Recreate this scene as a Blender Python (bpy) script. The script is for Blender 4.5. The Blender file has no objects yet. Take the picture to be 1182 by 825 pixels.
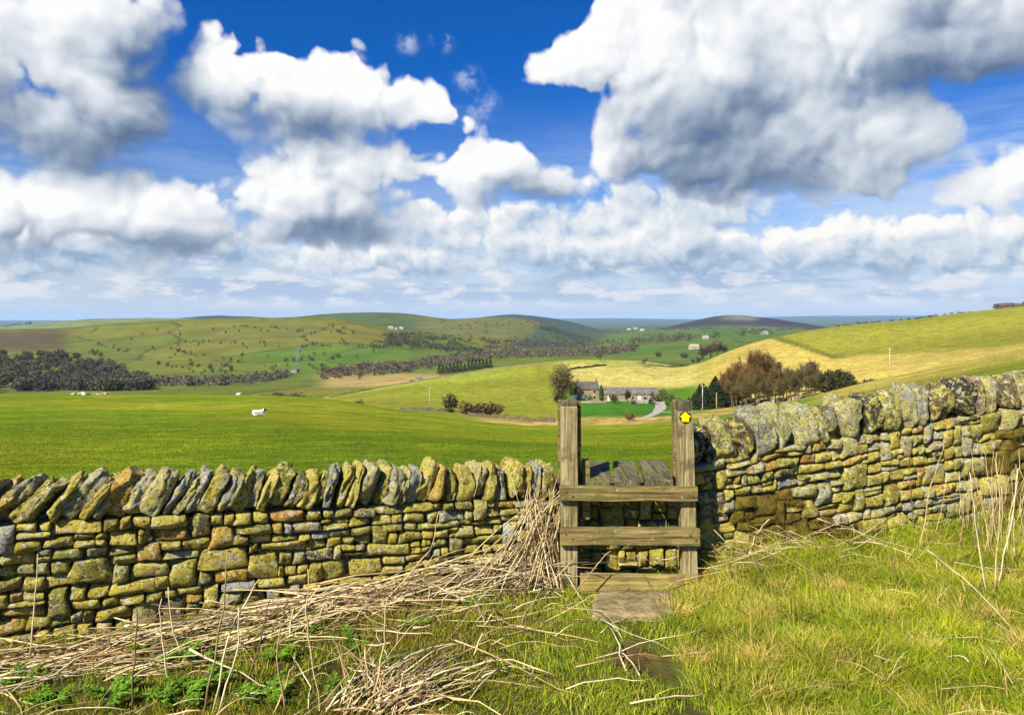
import bpy, bmesh, math, random
import numpy as np
from mathutils import Vector, Matrix

# ------------------------------------------------------------------ camera, world, sun, exposure
S = bpy.context.scene
COL = S.collection
F = 800.0            # focal length in photo pixels (photo is 1182 wide)
HOR = 365.0          # horizon row
cam_d = bpy.data.cameras.new('camera'); cam = bpy.data.objects.new('camera', cam_d); COL.objects.link(cam)
cam_d.sensor_width = 36.0; cam_d.lens = 36.0 * F / 1182.0
cam_d.shift_y = (HOR - 412.5) / 1182.0
cam_d.clip_start = 0.05; cam_d.clip_end = 300000.0
cam.location = (0, 0, 0); cam.rotation_euler = (math.pi / 2, 0, 0)
S.camera = cam
SUN_EL = math.radians(43); SUN_AZ = math.radians(180 + 38)   # azimuth clockwise from +Y
SUNV = Vector((math.sin(SUN_AZ) * math.cos(SUN_EL), math.cos(SUN_AZ) * math.cos(SUN_EL), math.sin(SUN_EL)))
sl = bpy.data.lights.new('sun', 'SUN'); sl.energy = 5.0; sl.angle = math.radians(0.53); sl.color = (1.0, 0.925, 0.79)
so = bpy.data.objects.new('sun', sl); COL.objects.link(so); so.rotation_euler = (-SUNV).to_track_quat('-Z', 'Y').to_euler()
S.view_settings.view_transform = 'Standard'; S.view_settings.look = 'None'
S.view_settings.exposure = 0.90; S.view_settings.gamma = 1.0; S.view_settings.use_curve_mapping = False
S.render.engine = 'CYCLES'
cy = S.cycles
cy.use_denoising = True; cy.max_bounces = 5; cy.diffuse_bounces = 2; cy.glossy_bounces = 1
cy.transmission_bounces = 2; cy.volume_bounces = 0; cy.transparent_max_bounces = 4
cy.use_adaptive_sampling = True; cy.adaptive_threshold = 0.015
try: cy.denoising_prefilter = 'ACCURATE'
except Exception: pass

class NT:
    """small helper to write node trees"""
    def __init__(s, tree): s.t = tree; s.n = tree.nodes; s.l = tree.links
    def node(s, typ, **kw):
        n = s.n.new(typ)
        for k, v in kw.items(): setattr(n, k, v)
        return n
    def put(s, sock, v):
        if isinstance(v, bpy.types.NodeSocket): s.l.new(v, sock)
        elif v is not None:
            if isinstance(v, (tuple, list)) and sock.type == 'RGBA' and len(v) == 3: v = (*v, 1)
            sock.default_value = v
    def math(s, op, a, b=None, c=None, clamp=False):
        n = s.node('ShaderNodeMath', operation=op, use_clamp=clamp)
        s.put(n.inputs[0], a)
        if b is not None: s.put(n.inputs[1], b)
        if c is not None: s.put(n.inputs[2], c)
        return n.outputs[0]
    def vec(s, op, a, b=None, c=None):
        n = s.node('ShaderNodeVectorMath', operation=op)
        s.put(n.inputs[0], a)
        if b is not None: s.put(n.inputs[1], b)
        if c is not None: s.put(n.inputs[2], c)
        return n.outputs['Value'] if op in ('LENGTH', 'DOT_PRODUCT', 'DISTANCE') else n.outputs[0]
    def mix(s, f, a, b, mode='MIX'):
        n = s.node('ShaderNodeMix', data_type='RGBA', blend_type=mode)
        s.put(n.inputs['Factor'], f); s.put(n.inputs['A'] if False else n.inputs[6], a); s.put(n.inputs[7], b)
        return n.outputs[2]
    def sstep(s, x, a, b, lo=0.0, hi=1.0):
        n = s.node('ShaderNodeMapRange', interpolation_type='SMOOTHSTEP')
        s.put(n.inputs[0], x); s.put(n.inputs[1], a); s.put(n.inputs[2], b); s.put(n.inputs[3], lo); s.put(n.inputs[4], hi)
        return n.outputs[0]
    def noise(s, v, scale, detail=4, rough=0.55, dims='3D', dist=0.0):
        n = s.node('ShaderNodeTexNoise', noise_dimensions=dims)
        s.put(n.inputs['Vector'], v); n.inputs['Scale'].default_value = scale; n.inputs['Detail'].default_value = detail
        n.inputs['Roughness'].default_value = rough; n.inputs['Distortion'].default_value = dist
        return n.outputs[0]
    def voro(s, v, scale, detail=0, rough=0.5, dims='3D', feature='F1', lac=2.0):
        n = s.node('ShaderNodeTexVoronoi', voronoi_dimensions=dims, feature=feature)
        s.put(n.inputs['Vector'], v); n.inputs['Scale'].default_value = scale
        if 'Detail' in n.inputs: n.inputs['Detail'].default_value = detail; n.inputs['Roughness'].default_value = rough; n.inputs['Lacunarity'].default_value = lac
        if hasattr(n, 'normalize'): n.normalize = True
        return n.outputs['Distance']

def azel(x, y):
    u = (x - 591) / F; v = (HOR - y) / F
    return math.atan(u), math.atan(v / math.sqrt(1 + u * u))

# cloud banks as ellipses of directions: (x0, x1, y0, y1) of the bank's outline
CUMULUS = [
    (-90, 130, -70, 150), (-70, 200, 40, 215), (60, 195, -50, 130), (100, 200, 60, 195),
    (212, 330, 34, 150), (262, 350, 40, 130), (335, 475, 66, 166), (430, 535, 106, 160), (235, 420, 80, 168),
    (235, 485, 184, 300), (310, 445, 132, 250), (-90, 130, 176, 320), (30, 310, 184, 312), (-40, 60, 178, 240),
    (428, 496, 152, 212), (486, 610, 158, 242), (550, 690, 188, 246),
    (610, 720, 20, 120), (670, 900, -90, 150), (680, 880, 60, 236), (740, 1100, 70, 256), (850, 1300, -110, 130), (640, 740, 40, 130),
    (1000, 1120, 150, 205), (1105, 1260, 180, 250), (860, 1100, 150, 225), (-30, 16, 16, 50),
]
STRATUS = [
    (-80, 230, 250, 312), (120, 320, 262, 305), (450, 720, 228, 300), (290, 580, 276, 326), (560, 900, 240, 332), (680, 880, 206, 290), (800, 1260, 244, 330),
    (1040, 1300, 258, 326), (470, 530, 236, 278), (-40, 160, 288, 320), (920, 1160, 276, 322),
]
# where the banks are thick and their undersides grey
DARK = [
    (-140, 230, 92, 225), (110, 240, 10, 165), (250, 450, 112, 190), (670, 1120, 82, 178), (680, 1030, 146, 256), (940, 1320, 10, 140),
    (1040, 1120, -10, 60), (290, 500, 236, 305), (-60, 280, 262, 320), (560, 700, 200, 256),
    (380, 1260, 288, 352), (-100, 280, 274, 330), (760, 980, 105, 230),
]
def cloud_group(name, banks, k, puff_scale, puff_amp, fb_scale, fb_amp, warp, cap=0.6, grad=0.075):
    g = bpy.data.node_groups.new(name, 'ShaderNodeTree')
    g.interface.new_socket('P', in_out='INPUT', socket_type='NodeSocketVector')
    g.interface.new_socket('D', in_out='OUTPUT', socket_type='NodeSocketFloat')
    n = NT(g); gi = n.node('NodeGroupInput'); go = n.node('NodeGroupOutput')
    P = gi.outputs[0]
    wn = n.node('ShaderNodeTexNoise', noise_dimensions='2D'); n.put(wn.inputs['Vector'], P); wn.inputs['Scale'].default_value = fb_scale; wn.inputs['Detail'].default_value = 4
    W = n.vec('MULTIPLY_ADD', n.vec('SUBTRACT', wn.outputs['Color'], (0.5, 0.5, 0.5)), (warp, warp * 0.75, 0), P)
    acc = None; sw = n.node('ShaderNodeSeparateXYZ'); n.l.new(W, sw.inputs[0]); We = sw.outputs[1]
    for (x0, x1, y0, y1) in banks:
        a0 = azel(x0, y0)[0]; a1 = azel(x1, y1)[0]; e1 = azel((x0 + x1) / 2, y0)[1]; e0 = azel((x0 + x1) / 2, y1)[1]
        ra, re = (a1 - a0) / 2, (e1 - e0) / 2; ca, ce = (a0 + a1) / 2, (e0 + e1) / 2
        L = n.vec('LENGTH', n.vec('MULTIPLY_ADD', W, (1 / ra, 1 / re, 0), (-ca / ra, -ce / re, 0)))
        rm = min(ra, re) * 0.75 + 0.25 * math.sqrt(ra * re); L = n.math('MULTIPLY_ADD', L, rm, -rm)
        L = n.math('MAXIMUM', L, n.math('SUBTRACT', e0 + 0.22 * re, We))      # flat base
        acc = L if acc is None else n.math('SMOOTH_MIN', acc, L, k)
    D = n.math('MINIMUM', n.math('MULTIPLY', acc, -1.0 / grad), cap)
    if puff_amp:   # cauliflower billows: domes with creases between them
        V = n.voro(W, puff_scale, 2.0, 0.5, '2D'); V2 = n.math('MULTIPLY', V, V)
        D = n.math('MULTIPLY_ADD', n.math('SUBTRACT', 0.095, V2), puff_amp, D)
    fb = n.noise(P, fb_scale * 0.62, 9, 0.56, '2D')
    D = n.math('MULTIPLY_ADD', n.math('SUBTRACT', fb, 0.5), fb_amp, D)
    n.l.new(D, go.inputs[0])
    return g

wd = bpy.data.worlds.new('World'); S.world = wd; wd.use_nodes = True
wd.cycles.sampling_method = 'MANUAL'; wd.cycles.sample_map_resolution = 512
def build_world():
    n = NT(wd.node_tree); wd.node_tree.nodes.clear()
    out = n.node('ShaderNodeOutputWorld'); bg = n.node('ShaderNodeBackground'); bg.inputs['Strength'].default_value = 0.073
    n.l.new(bg.outputs[0], out.inputs[0])
    sky = n.node('ShaderNodeTexSky', sky_type='NISHITA', sun_disc=False, sun_elevation=SUN_EL, sun_rotation=SUN_AZ)
    tc = n.node('ShaderNodeTexCoord'); d = n.vec('NORMALIZE', tc.outputs['Generated'])
    sep = n.node('ShaderNodeSeparateXYZ'); n.l.new(d, sep.inputs[0])
    az = n.math('ARCTAN2', sep.outputs[0], sep.outputs[1]); el = n.math('ARCSINE', sep.outputs[2])
    cb = n.node('ShaderNodeCombineXYZ'); n.l.new(az, cb.inputs[0]); n.l.new(el, cb.inputs[1]); P = cb.outputs[0]
    # deep polarised blue above, pale near the horizon
    t = n.sstep(el, 0.05, 0.36)
    tint = n.mix(t, (0.60, 0.74, 1.03), (0.030, 0.37, 0.96))
    skyc = n.mix(1.0, sky.outputs[0], tint, 'MULTIPLY')
    def eval_(grp, off=None):
        g = n.node('ShaderNodeGroup'); g.node_tree = grp
        n.put(g.inputs[0], P if off is None else n.vec('ADD', P, off)); return g.outputs[0]
    def ramp(f, stops):
        r = n.node('ShaderNodeValToRGB'); n.put(r.inputs[0], f); e = r.color_ramp.elements
        while len(e) < len(stops): e.new(0.5)
        for k, (p, c) in enumerate(stops): e[k].position = p; e[k].color = (*c, 1)
        return n.vec('SCALE', r.outputs[0])
    hi = cloud_group('cumulus_field', CUMULUS, 0.018, 11.5, 2.3, 8.0, 0.62, 0.085, 0.62, 0.075)
    lo = cloud_group('stratus_field', STRATUS, 0.012, 24.0, 2.2, 16.0, 0.85, 0.05, 0.5, 0.042)
    dk = cloud_group('underside_field', DARK, 0.025, 0, 0, 6.0, 0.7, 0.08, 0.8, 0.075)
    Dh = eval_(hi); Dh2 = eval_(hi, (-0.030, 0.042, 0)); Dh3 = eval_(hi, (-0.008, 0.011, 0))
    Dl = eval_(lo); Dl2 = eval_(lo, (-0.008, 0.014, 0)); G = eval_(dk)
    fine = n.noise(P, 6.0, 5, 0.5, '2D')
    g = n.sstep(G, -0.55, 0.75)
    soft = n.math('MULTIPLY_ADD', g, 0.40, 0.15)
    mh = n.sstep(n.math('DIVIDE', n.math('ADD', Dh, 0.06), soft), 0.0, 1.0); ml = n.sstep(n.math('DIVIDE', n.math('ADD', Dl, 0.10), n.math('MULTIPLY_ADD', g, 0.4, 0.26)), 0.0, 1.0)
    def bright(D, terms, gk, base):
        b = base
        for D2, a in terms: b = n.math('MULTIPLY_ADD', n.math('SUBTRACT', D, D2), a, b)
        b = n.math('MULTIPLY_ADD', n.math('SUBTRACT', fine, 0.5), 0.45, b)
        return n.math('MULTIPLY_ADD', g, -gk, b)
    bh = bright(Dh, ((Dh2, 0.40), (Dh3, 0.5)), 0.66, 0.86)
    bl = bright(Dl, ((Dl2, 0.62),), 0.40, 0.78)
    ch = ramp(bh, [(0.0, (0.12, 0.185, 0.31)), (0.25, (0.25, 0.33, 0.46)), (0.5, (0.50, 0.57, 0.67)), (0.75, (0.76, 0.80, 0.86)), (1.0, (1.0, 1.0, 1.0))])
    cl = ramp(bl, [(0.0, (0.16, 0.28, 0.47)), (0.3, (0.30, 0.44, 0.62)), (0.6, (0.62, 0.71, 0.82)), (1.0, (1.0, 0.99, 0.97))])
    for c_ in (ch, cl): c_.node.inputs['Scale'].default_value = 7.3
    # thin veil of high cloud low down
    veil = n.noise(n.vec('MULTIPLY', P, (2.2, 13.0, 1)), 2.2, 7, 0.62, '2D')
    side = n.sstep(az, -0.1, 0.45, 0.45, 1.0)
    vm = n.math('MULTIPLY', n.math('MULTIPLY', n.sstep(veil, 0.34, 0.66), n.sstep(el, 0.31, 0.12, 0.0, 0.7)), side)
    c = n.mix(vm, skyc, (4.4, 5.3, 6.7))
    c = n.mix(n.math('MULTIPLY', n.sstep(el, 0.16, 0.07), 0.5), c, (4.9, 5.6, 6.7))
    # small far clouds in rows just over the hills: grey-blue bases, pale tops
    low = n.math('MULTIPLY', n.sstep(el, 0.004, 0.022), n.sstep(el, 0.115, 0.075))
    fb_ = n.noise(n.vec('MULTIPLY_ADD', P, (5.0, 34.0, 1), (3.3, 0.6, 0)), 1.0, 7, 0.6, '2D')
    c = n.mix(n.math('MULTIPLY', low, n.sstep(fb_, 0.40, 0.62, 0.0, 0.8)), c, (2.7, 3.7, 5.4))
    far = n.noise(n.vec('MULTIPLY', P, (15.0, 46.0, 1)), 1.0, 8, 0.62, '2D')
    c = n.mix(n.math('MULTIPLY', low, n.sstep(far, 0.46, 0.64, 0.0, 0.8)), c, (6.3, 6.3, 6.5))
    for (wx_, wy_, wr) in ((540, 90, 26), (552, 122, 34), (512, 44, 24), (470, 50, 20)):
        wa, we = azel(wx_, wy_); dd = n.vec('DISTANCE', n.vec('MULTIPLY', P, (1, 1.2, 0)), (wa, we * 1.2, 0))
        wf = n.noise(n.vec('ADD', P, (wa * 3, 0.7, 0)), 26.0, 8, 0.62, '2D')
        c = n.mix(n.math('MULTIPLY', n.sstep(dd, wr / F, 0.0), n.sstep(wf, 0.44, 0.72, 0.0, 0.6)), c, (5.6, 6.2, 7.0))
    c = n.mix(ml, c, cl); c = n.mix(mh, c, ch)
    # horizon veil
    c = n.mix(n.sstep(el, 0.05, 0.0, 0.0, 0.6), c, (4.7, 5.7, 7.2))
    n.l.new(c, bg.inputs['Color'])
build_world()

# ------------------------------------------------------------------ numpy helpers
RNG = np.random.default_rng(7)
def _hash(ix, iy, iz):
    h = (ix.astype(np.int64) * 374761393 + iy.astype(np.int64) * 668265263 + iz.astype(np.int64) * 2147483647 + 1013904223) & 0xFFFFFFFF
    h = ((h ^ (h >> 13)) * 1274126177) & 0xFFFFFFFF
    h = ((h ^ (h >> 16)) * 2246822519) & 0xFFFFFFFF
    return ((h ^ (h >> 15)) & 0xFFFFFF) / float(0xFFFFFF)
def vnoise(x, y, z=0.0):
    x, y, z = np.broadcast_arrays(np.asarray(x, float), np.asarray(y, float), np.asarray(z, float))
    ix, iy, iz = np.floor(x), np.floor(y), np.floor(z)
    fx, fy, fz = x - ix, y - iy, z - iz
    fx, fy, fz = [t * t * (3 - 2 * t) for t in (fx, fy, fz)]
    r = 0
    for dx in (0, 1):
        for dy in (0, 1):
            for dz in (0, 1):
                w = (fx if dx else 1 - fx) * (fy if dy else 1 - fy) * (fz if dz else 1 - fz)
                r = r + w * _hash(ix + dx, iy + dy, iz + dz)
    return r * 2 - 1
def fbm(x, y, z=0.0, o=4):
    r = 0; a = 1; t = 0
    for i in range(o):
        k = 2.03 ** i
        r = r + a * vnoise(np.asarray(x) * k + 17.3 * i, np.asarray(y) * k + 5.1 * i, np.asarray(z) * k); t += a; a *= 0.5
    return r / t
def sst(x, a, b):
    t = np.clip((np.asarray(x, float) - a) / (b - a), 0, 1); return t * t * (3 - 2 * t)
def lerp(a, b, t): return a + (b - a) * t

def np_mesh(name, V, Fc, mat, col=None, smooth=True, extra=None):
    """V (n,3), Fc: array (m,k) or list of such arrays; col (n,3) per-vertex"""
    Fs = Fc if isinstance(Fc, list) else [Fc]
    Fs = [np.asarray(f, np.int32) for f in Fs if len(f)]
    me = bpy.data.meshes.new(name)
    V = np.asarray(V, np.float32); me.vertices.add(len(V)); me.vertices.foreach_set('co', V.ravel())
    nl = sum(f.size for f in Fs); npoly = sum(len(f) for f in Fs)
    me.loops.add(nl); me.loops.foreach_set('vertex_index', np.concatenate([f.ravel() for f in Fs]))
    me.polygons.add(npoly)
    tot = np.concatenate([np.full(len(f), f.shape[1], np.int32) for f in Fs])
    st = np.zeros(npoly, np.int32); st[1:] = np.cumsum(tot)[:-1]
    me.polygons.foreach_set('loop_start', st)
    try: me.polygons.foreach_set('loop_total', tot)
    except Exception: pass
    me.polygons.foreach_set('use_smooth', np.full(npoly, smooth, bool))
    me.update(calc_edges=True); me.validate()
    if col is not None:
        a = me.attributes.new('col', 'FLOAT_COLOR', 'POINT')
        c = np.ones((len(V), 4), np.float32); c[:, :3] = col; a.data.foreach_set('color', c.ravel())
    for k, v in (extra or {}).items():
        a = me.attributes.new(k, 'FLOAT', 'POINT'); a.data.foreach_set('value', np.asarray(v, np.float32))
    if mat: me.materials.append(mat)
    return me
def link(name, me, parent=None):
    o = bpy.data.objects.new(name, me); COL.objects.link(o)
    if parent: o.parent = parent
    return o
def tag(o, label=None, cat=None, group=None, kind=None):
    if label: o['label'] = label
    if cat: o['category'] = cat
    if group: o['group'] = group
    if kind: o['kind'] = kind
    return o
def empty(name, loc, label, cat, group=None, rz=0.0):
    o = bpy.data.objects.new(name, None); COL.objects.link(o); o.location = loc; o.rotation_euler = (0, 0, rz)
    o.empty_display_size = 0.2
    return tag(o, label, cat, group)
def copy_tree(o, parent=None):
    c = o.copy(); COL.objects.link(c)
    if parent: c.parent = parent
    for ch in list(o.children): copy_tree(ch, c)
    return c
class MB:
    """collects pieces of one mesh"""
    def __init__(s): s.V = []; s.Q = []; s.T = []; s.C = []; s.n = 0
    def add(s, V, Q=None, T=None, c=None):
        V = np.asarray(V, float)
        s.V.append(V)
        if Q is not None and len(Q): s.Q.append(np.asarray(Q) + s.n)
        if T is not None and len(T): s.T.append(np.asarray(T) + s.n)
        s.C.append(np.broadcast_to(np.asarray(c if c is not None else (1, 1, 1), float), (len(V), 3))); s.n += len(V)
    def mesh(s, name, mat, smooth=True, origin=(0, 0, 0)):
        Fs = []
        if s.Q: Fs.append(np.concatenate(s.Q))
        if s.T: Fs.append(np.concatenate(s.T))
        return np_mesh(name, np.concatenate(s.V) - np.asarray(origin, float), Fs, mat, np.concatenate(s.C), smooth)
    def build(s, name, mat, parent=None, smooth=True, origin=None):
        if origin is None: origin = tuple(parent.location) if parent else (0, 0, 0)
        return link(name, s.mesh(name, mat, smooth, origin), parent)
BOXF = np.array([[0, 3, 2, 1], [4, 5, 6, 7], [0, 1, 5, 4], [1, 2, 6, 5], [2, 3, 7, 6], [3, 0, 4, 7]])
def box_v(x0, x1, y0, y1, z0, z1):
    return np.array([[x0, y0, z0], [x1, y0, z0], [x1, y1, z0], [x0, y1, z0], [x0, y0, z1], [x1, y0, z1], [x1, y1, z1], [x0, y1, z1]], float)
def segs(P0, P1, R0, R1, sides=3):
    """prisms for many straight segments"""
    P0, P1 = np.asarray(P0, float), np.asarray(P1, float); n = len(P0)
    d = P1 - P0; d /= np.linalg.norm(d, axis=1)[:, None] + 1e-9
    ref = np.where(np.abs(d[:, 2:3]) < 0.9, np.array([[0, 0, 1.]]), np.array([[1., 0, 0]]))
    a = np.cross(d, ref); a /= np.linalg.norm(a, axis=1)[:, None] + 1e-9; b = np.cross(d, a)
    V = np.zeros((n, 2 * sides, 3)); Q = []
    for i in range(sides):
        t = 2 * math.pi * i / sides; o = a * math.cos(t) + b * math.sin(t)
        V[:, i] = P0 + o * np.asarray(R0)[:, None]; V[:, sides + i] = P1 + o * np.asarray(R1)[:, None]
        Q.append([i, (i + 1) % sides, sides + (i + 1) % sides, sides + i])
    Q = (np.array(Q)[None] + (np.arange(n) * 2 * sides)[:, None, None]).reshape(-1, 4)
    return V.reshape(-1, 3), Q
def tubes(paths, rad, sides=4):
    """paths (n,k,3), rad (n,k): smooth tubes along polylines, closed by a tip"""
    paths = np.asarray(paths, float); n, k, _ = paths.shape
    d = np.gradient(paths, axis=1); d /= np.linalg.norm(d, axis=2)[..., None] + 1e-9
    ref = np.where(np.abs(d[..., 2:3]) < 0.9, np.array([0, 0, 1.]), np.array([1., 0, 0]))
    a = np.cross(d, ref); a /= np.linalg.norm(a, axis=2)[..., None] + 1e-9; b = np.cross(d, a)
    V = np.zeros((n, k, sides, 3))
    for i in range(sides):
        t = 2 * math.pi * i / sides; V[:, :, i] = paths + (a * math.cos(t) + b * math.sin(t)) * rad[..., None]
    q = []
    for j in range(k - 1):
        for i in range(sides): q.append([j * sides + i, j * sides + (i + 1) % sides, (j + 1) * sides + (i + 1) % sides, (j + 1) * sides + i])
    if sides == 4: q.append([0, 3, 2, 1]); q.append([(k - 1) * 4 + i for i in range(4)])
    Q = (np.array(q)[None] + (np.arange(n) * k * sides)[:, None, None]).reshape(-1, 4)
    return V.reshape(-1, 3), Q
def leaves(C, size, rng, up=0.0, asp=0.6):
    """one small randomly turned quad per centre"""
    C = np.asarray(C, float); n = len(C); size = np.broadcast_to(size, (n,))
    a = rng.normal(size=(n, 3)); a[:, 2] *= 1 - up; a /= np.linalg.norm(a, axis=1)[:, None]
    b = np.cross(a, rng.normal(size=(n, 3))); b /= np.linalg.norm(b, axis=1)[:, None]
    a = a * size[:, None]; b = b * (size * asp)[:, None]
    V = np.stack([C - a, C + b, C + a, C - b], 1).reshape(-1, 3)
    return V, np.arange(4 * n).reshape(n, 4)

# ------------------------------------------------------------------ materials
def new_mat(name):
    m = bpy.data.materials.new(name); m.use_nodes = True; m.node_tree.nodes.clear()
    n = NT(m.node_tree); out = n.node('ShaderNodeOutputMaterial'); b = n.node('ShaderNodeBsdfPrincipled')
    n.l.new(b.outputs[0], out.inputs[0]); b.inputs['Roughness'].default_value = 0.9
    b.inputs['Specular IOR Level'].default_value = 0.2
    return m, n, b, out
def attr(n, name='col'):
    a = n.node('ShaderNodeAttribute'); a.attribute_name = name; return a
def bump(n, b, h, strength, dist=0.01):
    k = n.node('ShaderNodeBump'); k.inputs['Strength'].default_value = strength; k.inputs['Distance'].default_value = dist
    n.put(k.inputs['Height'], h); n.l.new(k.outputs[0], b.inputs['Normal'])
def pos(n): return n.node('ShaderNodeNewGeometry').outputs['Position']

def mat_attr(name, scale=8.0, amt=0.35, rough=0.9, bstr=0.0, bdist=0.01, translucent=0.0, objco=False):
    m, n, b, out = new_mat(name)
    p = n.node('ShaderNodeTexCoord').outputs['Object'] if objco else pos(n)
    ns = n.noise(p, scale, 5)
    v = n.sstep(ns, 0.25, 0.75, 1 - amt, 1 + amt)
    c = n.vec('SCALE', attr(n).outputs['Color']); c.node.inputs['Scale'].default_value = 1; n.l.new(v, c.node.inputs['Scale'])
    n.l.new(c, b.inputs['Base Color']); b.inputs['Roughness'].default_value = rough
    if bstr: bump(n, b, n.noise(p, scale * 2.5, 6), bstr, bdist)
    if translucent:
        t = n.node('ShaderNodeBsdfTranslucent'); n.l.new(c, t.inputs['Color'])
        mx = n.node('ShaderNodeMixShader'); mx.inputs[0].default_value = translucent
        n.l.new(b.outputs[0], mx.inputs[1]); n.l.new(t.outputs[0], mx.inputs[2]); n.l.new(mx.outputs[0], out.inputs[0])
    return m

def mat_stone(name):
    m, n, b, out = new_mat(name); p = pos(n)
    c = attr(n).outputs['Color']
    # weathering: broad tone, ochre crusty lichen, grey-white rosettes, sooty pits
    f1 = n.noise(p, 9.0, 6, 0.62); c = n.mix(n.sstep(f1, 0.42, 0.68, 0.0, 0.65), c, n.mix(1.0, c, (0.48, 0.43, 0.28), 'MULTIPLY'))
    f2 = n.noise(p, 19.0, 8, 0.68); c = n.mix(n.sstep(f2, 0.49, 0.59, 0.0, 0.78), c, (0.60, 0.51, 0.085))
    f6 = n.noise(n.vec('ADD', p, (3.7, 1.9, 5.2)), 34.0, 7, 0.72); c = n.mix(n.sstep(f6, 0.54, 0.63, 0.0, 0.5), c, (0.16, 0.145, 0.03))
    f3 = n.noise(n.vec('ADD', p, (7.1, 3.3, 1.7)), 24.0, 7, 0.72); c = n.mix(n.sstep(f3, 0.55, 0.60, 0.0, 0.9), c, (0.60, 0.57, 0.42))
    f4 = n.noise(n.vec('ADD', p, (2.1, 9.3, 4.7)), 46.0, 6, 0.74); c = n.mix(n.sstep(f4, 0.54, 0.62, 0.0, 0.92), c, (0.028, 0.023, 0.012))
    f5 = n.noise(n.vec('ADD', p, (1.1, 2.3, 8.7)), 3.4, 4, 0.6); c = n.mix(n.sstep(f5, 0.62, 0.70, 0.0, 0.7), c, (0.24, 0.255, 0.25))
    n.l.new(c, b.inputs['Base Color']); b.inputs['Roughness'].default_value = 0.95; b.inputs['Specular IOR Level'].default_value = 0.1
    h = n.math('ADD', n.math('ADD', n.noise(p, 13.0, 9, 0.72), n.math('MULTIPLY', f4, -0.35)), n.math('MULTIPLY', n.noise(p, 85.0, 5, 0.65), 0.45))
    bump(n, b, h, 1.0, 0.045)
    return m
def mat_wood(name, axis, base, dark, pale, lichen=0.0):
    m, n, b, out = new_mat(name); p = pos(n)
    sc = [60.0, 60.0, 60.0]; sc[axis] = 2.2
    gr = n.noise(n.vec('MULTIPLY', p, tuple(sc)), 1.0, 5, 0.65)
    sc2 = [22.0, 22.0, 22.0]; sc2[axis] = 1.1
    g2 = n.noise(n.vec('MULTIPLY', p, tuple(sc2)), 1.0, 3, 0.5, dist=0.6)
    st = n.noise(p, 6.0, 5, 0.6)
    c = n.mix(n.sstep(gr, 0.34, 0.66), dark, base); c = n.mix(n.sstep(g2, 0.5, 0.75, 0, 0.7), c, pale)
    c = n.mix(n.sstep(st, 0.48, 0.68, 0, 0.8), c, dark)
    gc = n.noise(n.vec('MULTIPLY', p, tuple(v * 1.6 if v > 10 else v * 0.6 for v in sc)), 1.0, 2, 0.5); c = n.mix(n.sstep(gc, 0.66, 0.72, 0, 0.85), c, tuple(v * 0.35 for v in dark))   # drying splits
    alg = n.noise(p, 3.0, 4, 0.6); c = n.mix(n.sstep(alg, 0.5, 0.7, 0, 0.45), c, (0.15, 0.15, 0.035))
    if lichen:
        l1 = n.noise(p, 30.0, 6, 0.7); c = n.mix(n.sstep(l1, 0.60, 0.68, 0, lichen), c, (0.46, 0.46, 0.30))
    n.l.new(c, b.inputs['Base Color']); b.inputs['Roughness'].default_value = 0.88
    bump(n, b, n.math('ADD', gr, n.math('MULTIPLY', g2, 0.6)), 0.7, 0.006)
    return m
def mat_plain(name, c, rough=0.6, amt=0.12, scale=30.0):
    m, n, b, out = new_mat(name)
    v = n.sstep(n.noise(pos(n), scale, 5), 0.3, 0.7, 1 - amt, 1 + amt)
    k = n.vec('SCALE', c); n.l.new(v, k.node.inputs['Scale']); n.l.new(k, b.inputs['Base Color'])
    b.inputs['Roughness'].default_value = rough
    return m
def mat_moss(name):
    m, n, b, out = new_mat(name); p = pos(n)
    f = n.noise(p, 14.0, 6, 0.65); g = n.noise(p, 120.0, 3, 0.6)
    c = n.mix(n.sstep(f, 0.35, 0.7), (0.075, 0.058, 0.010), (0.21, 0.15, 0.018))
    c = n.mix(n.sstep(g, 0.5, 0.7, 0, 0.5), c, (0.24, 0.18, 0.03))
    n.l.new(c, b.inputs['Base Color']); b.inputs['Roughness'].default_value = 1.0
    bump(n, b, n.math('ADD', g, f), 1.0, 0.015)
    return m
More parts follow.
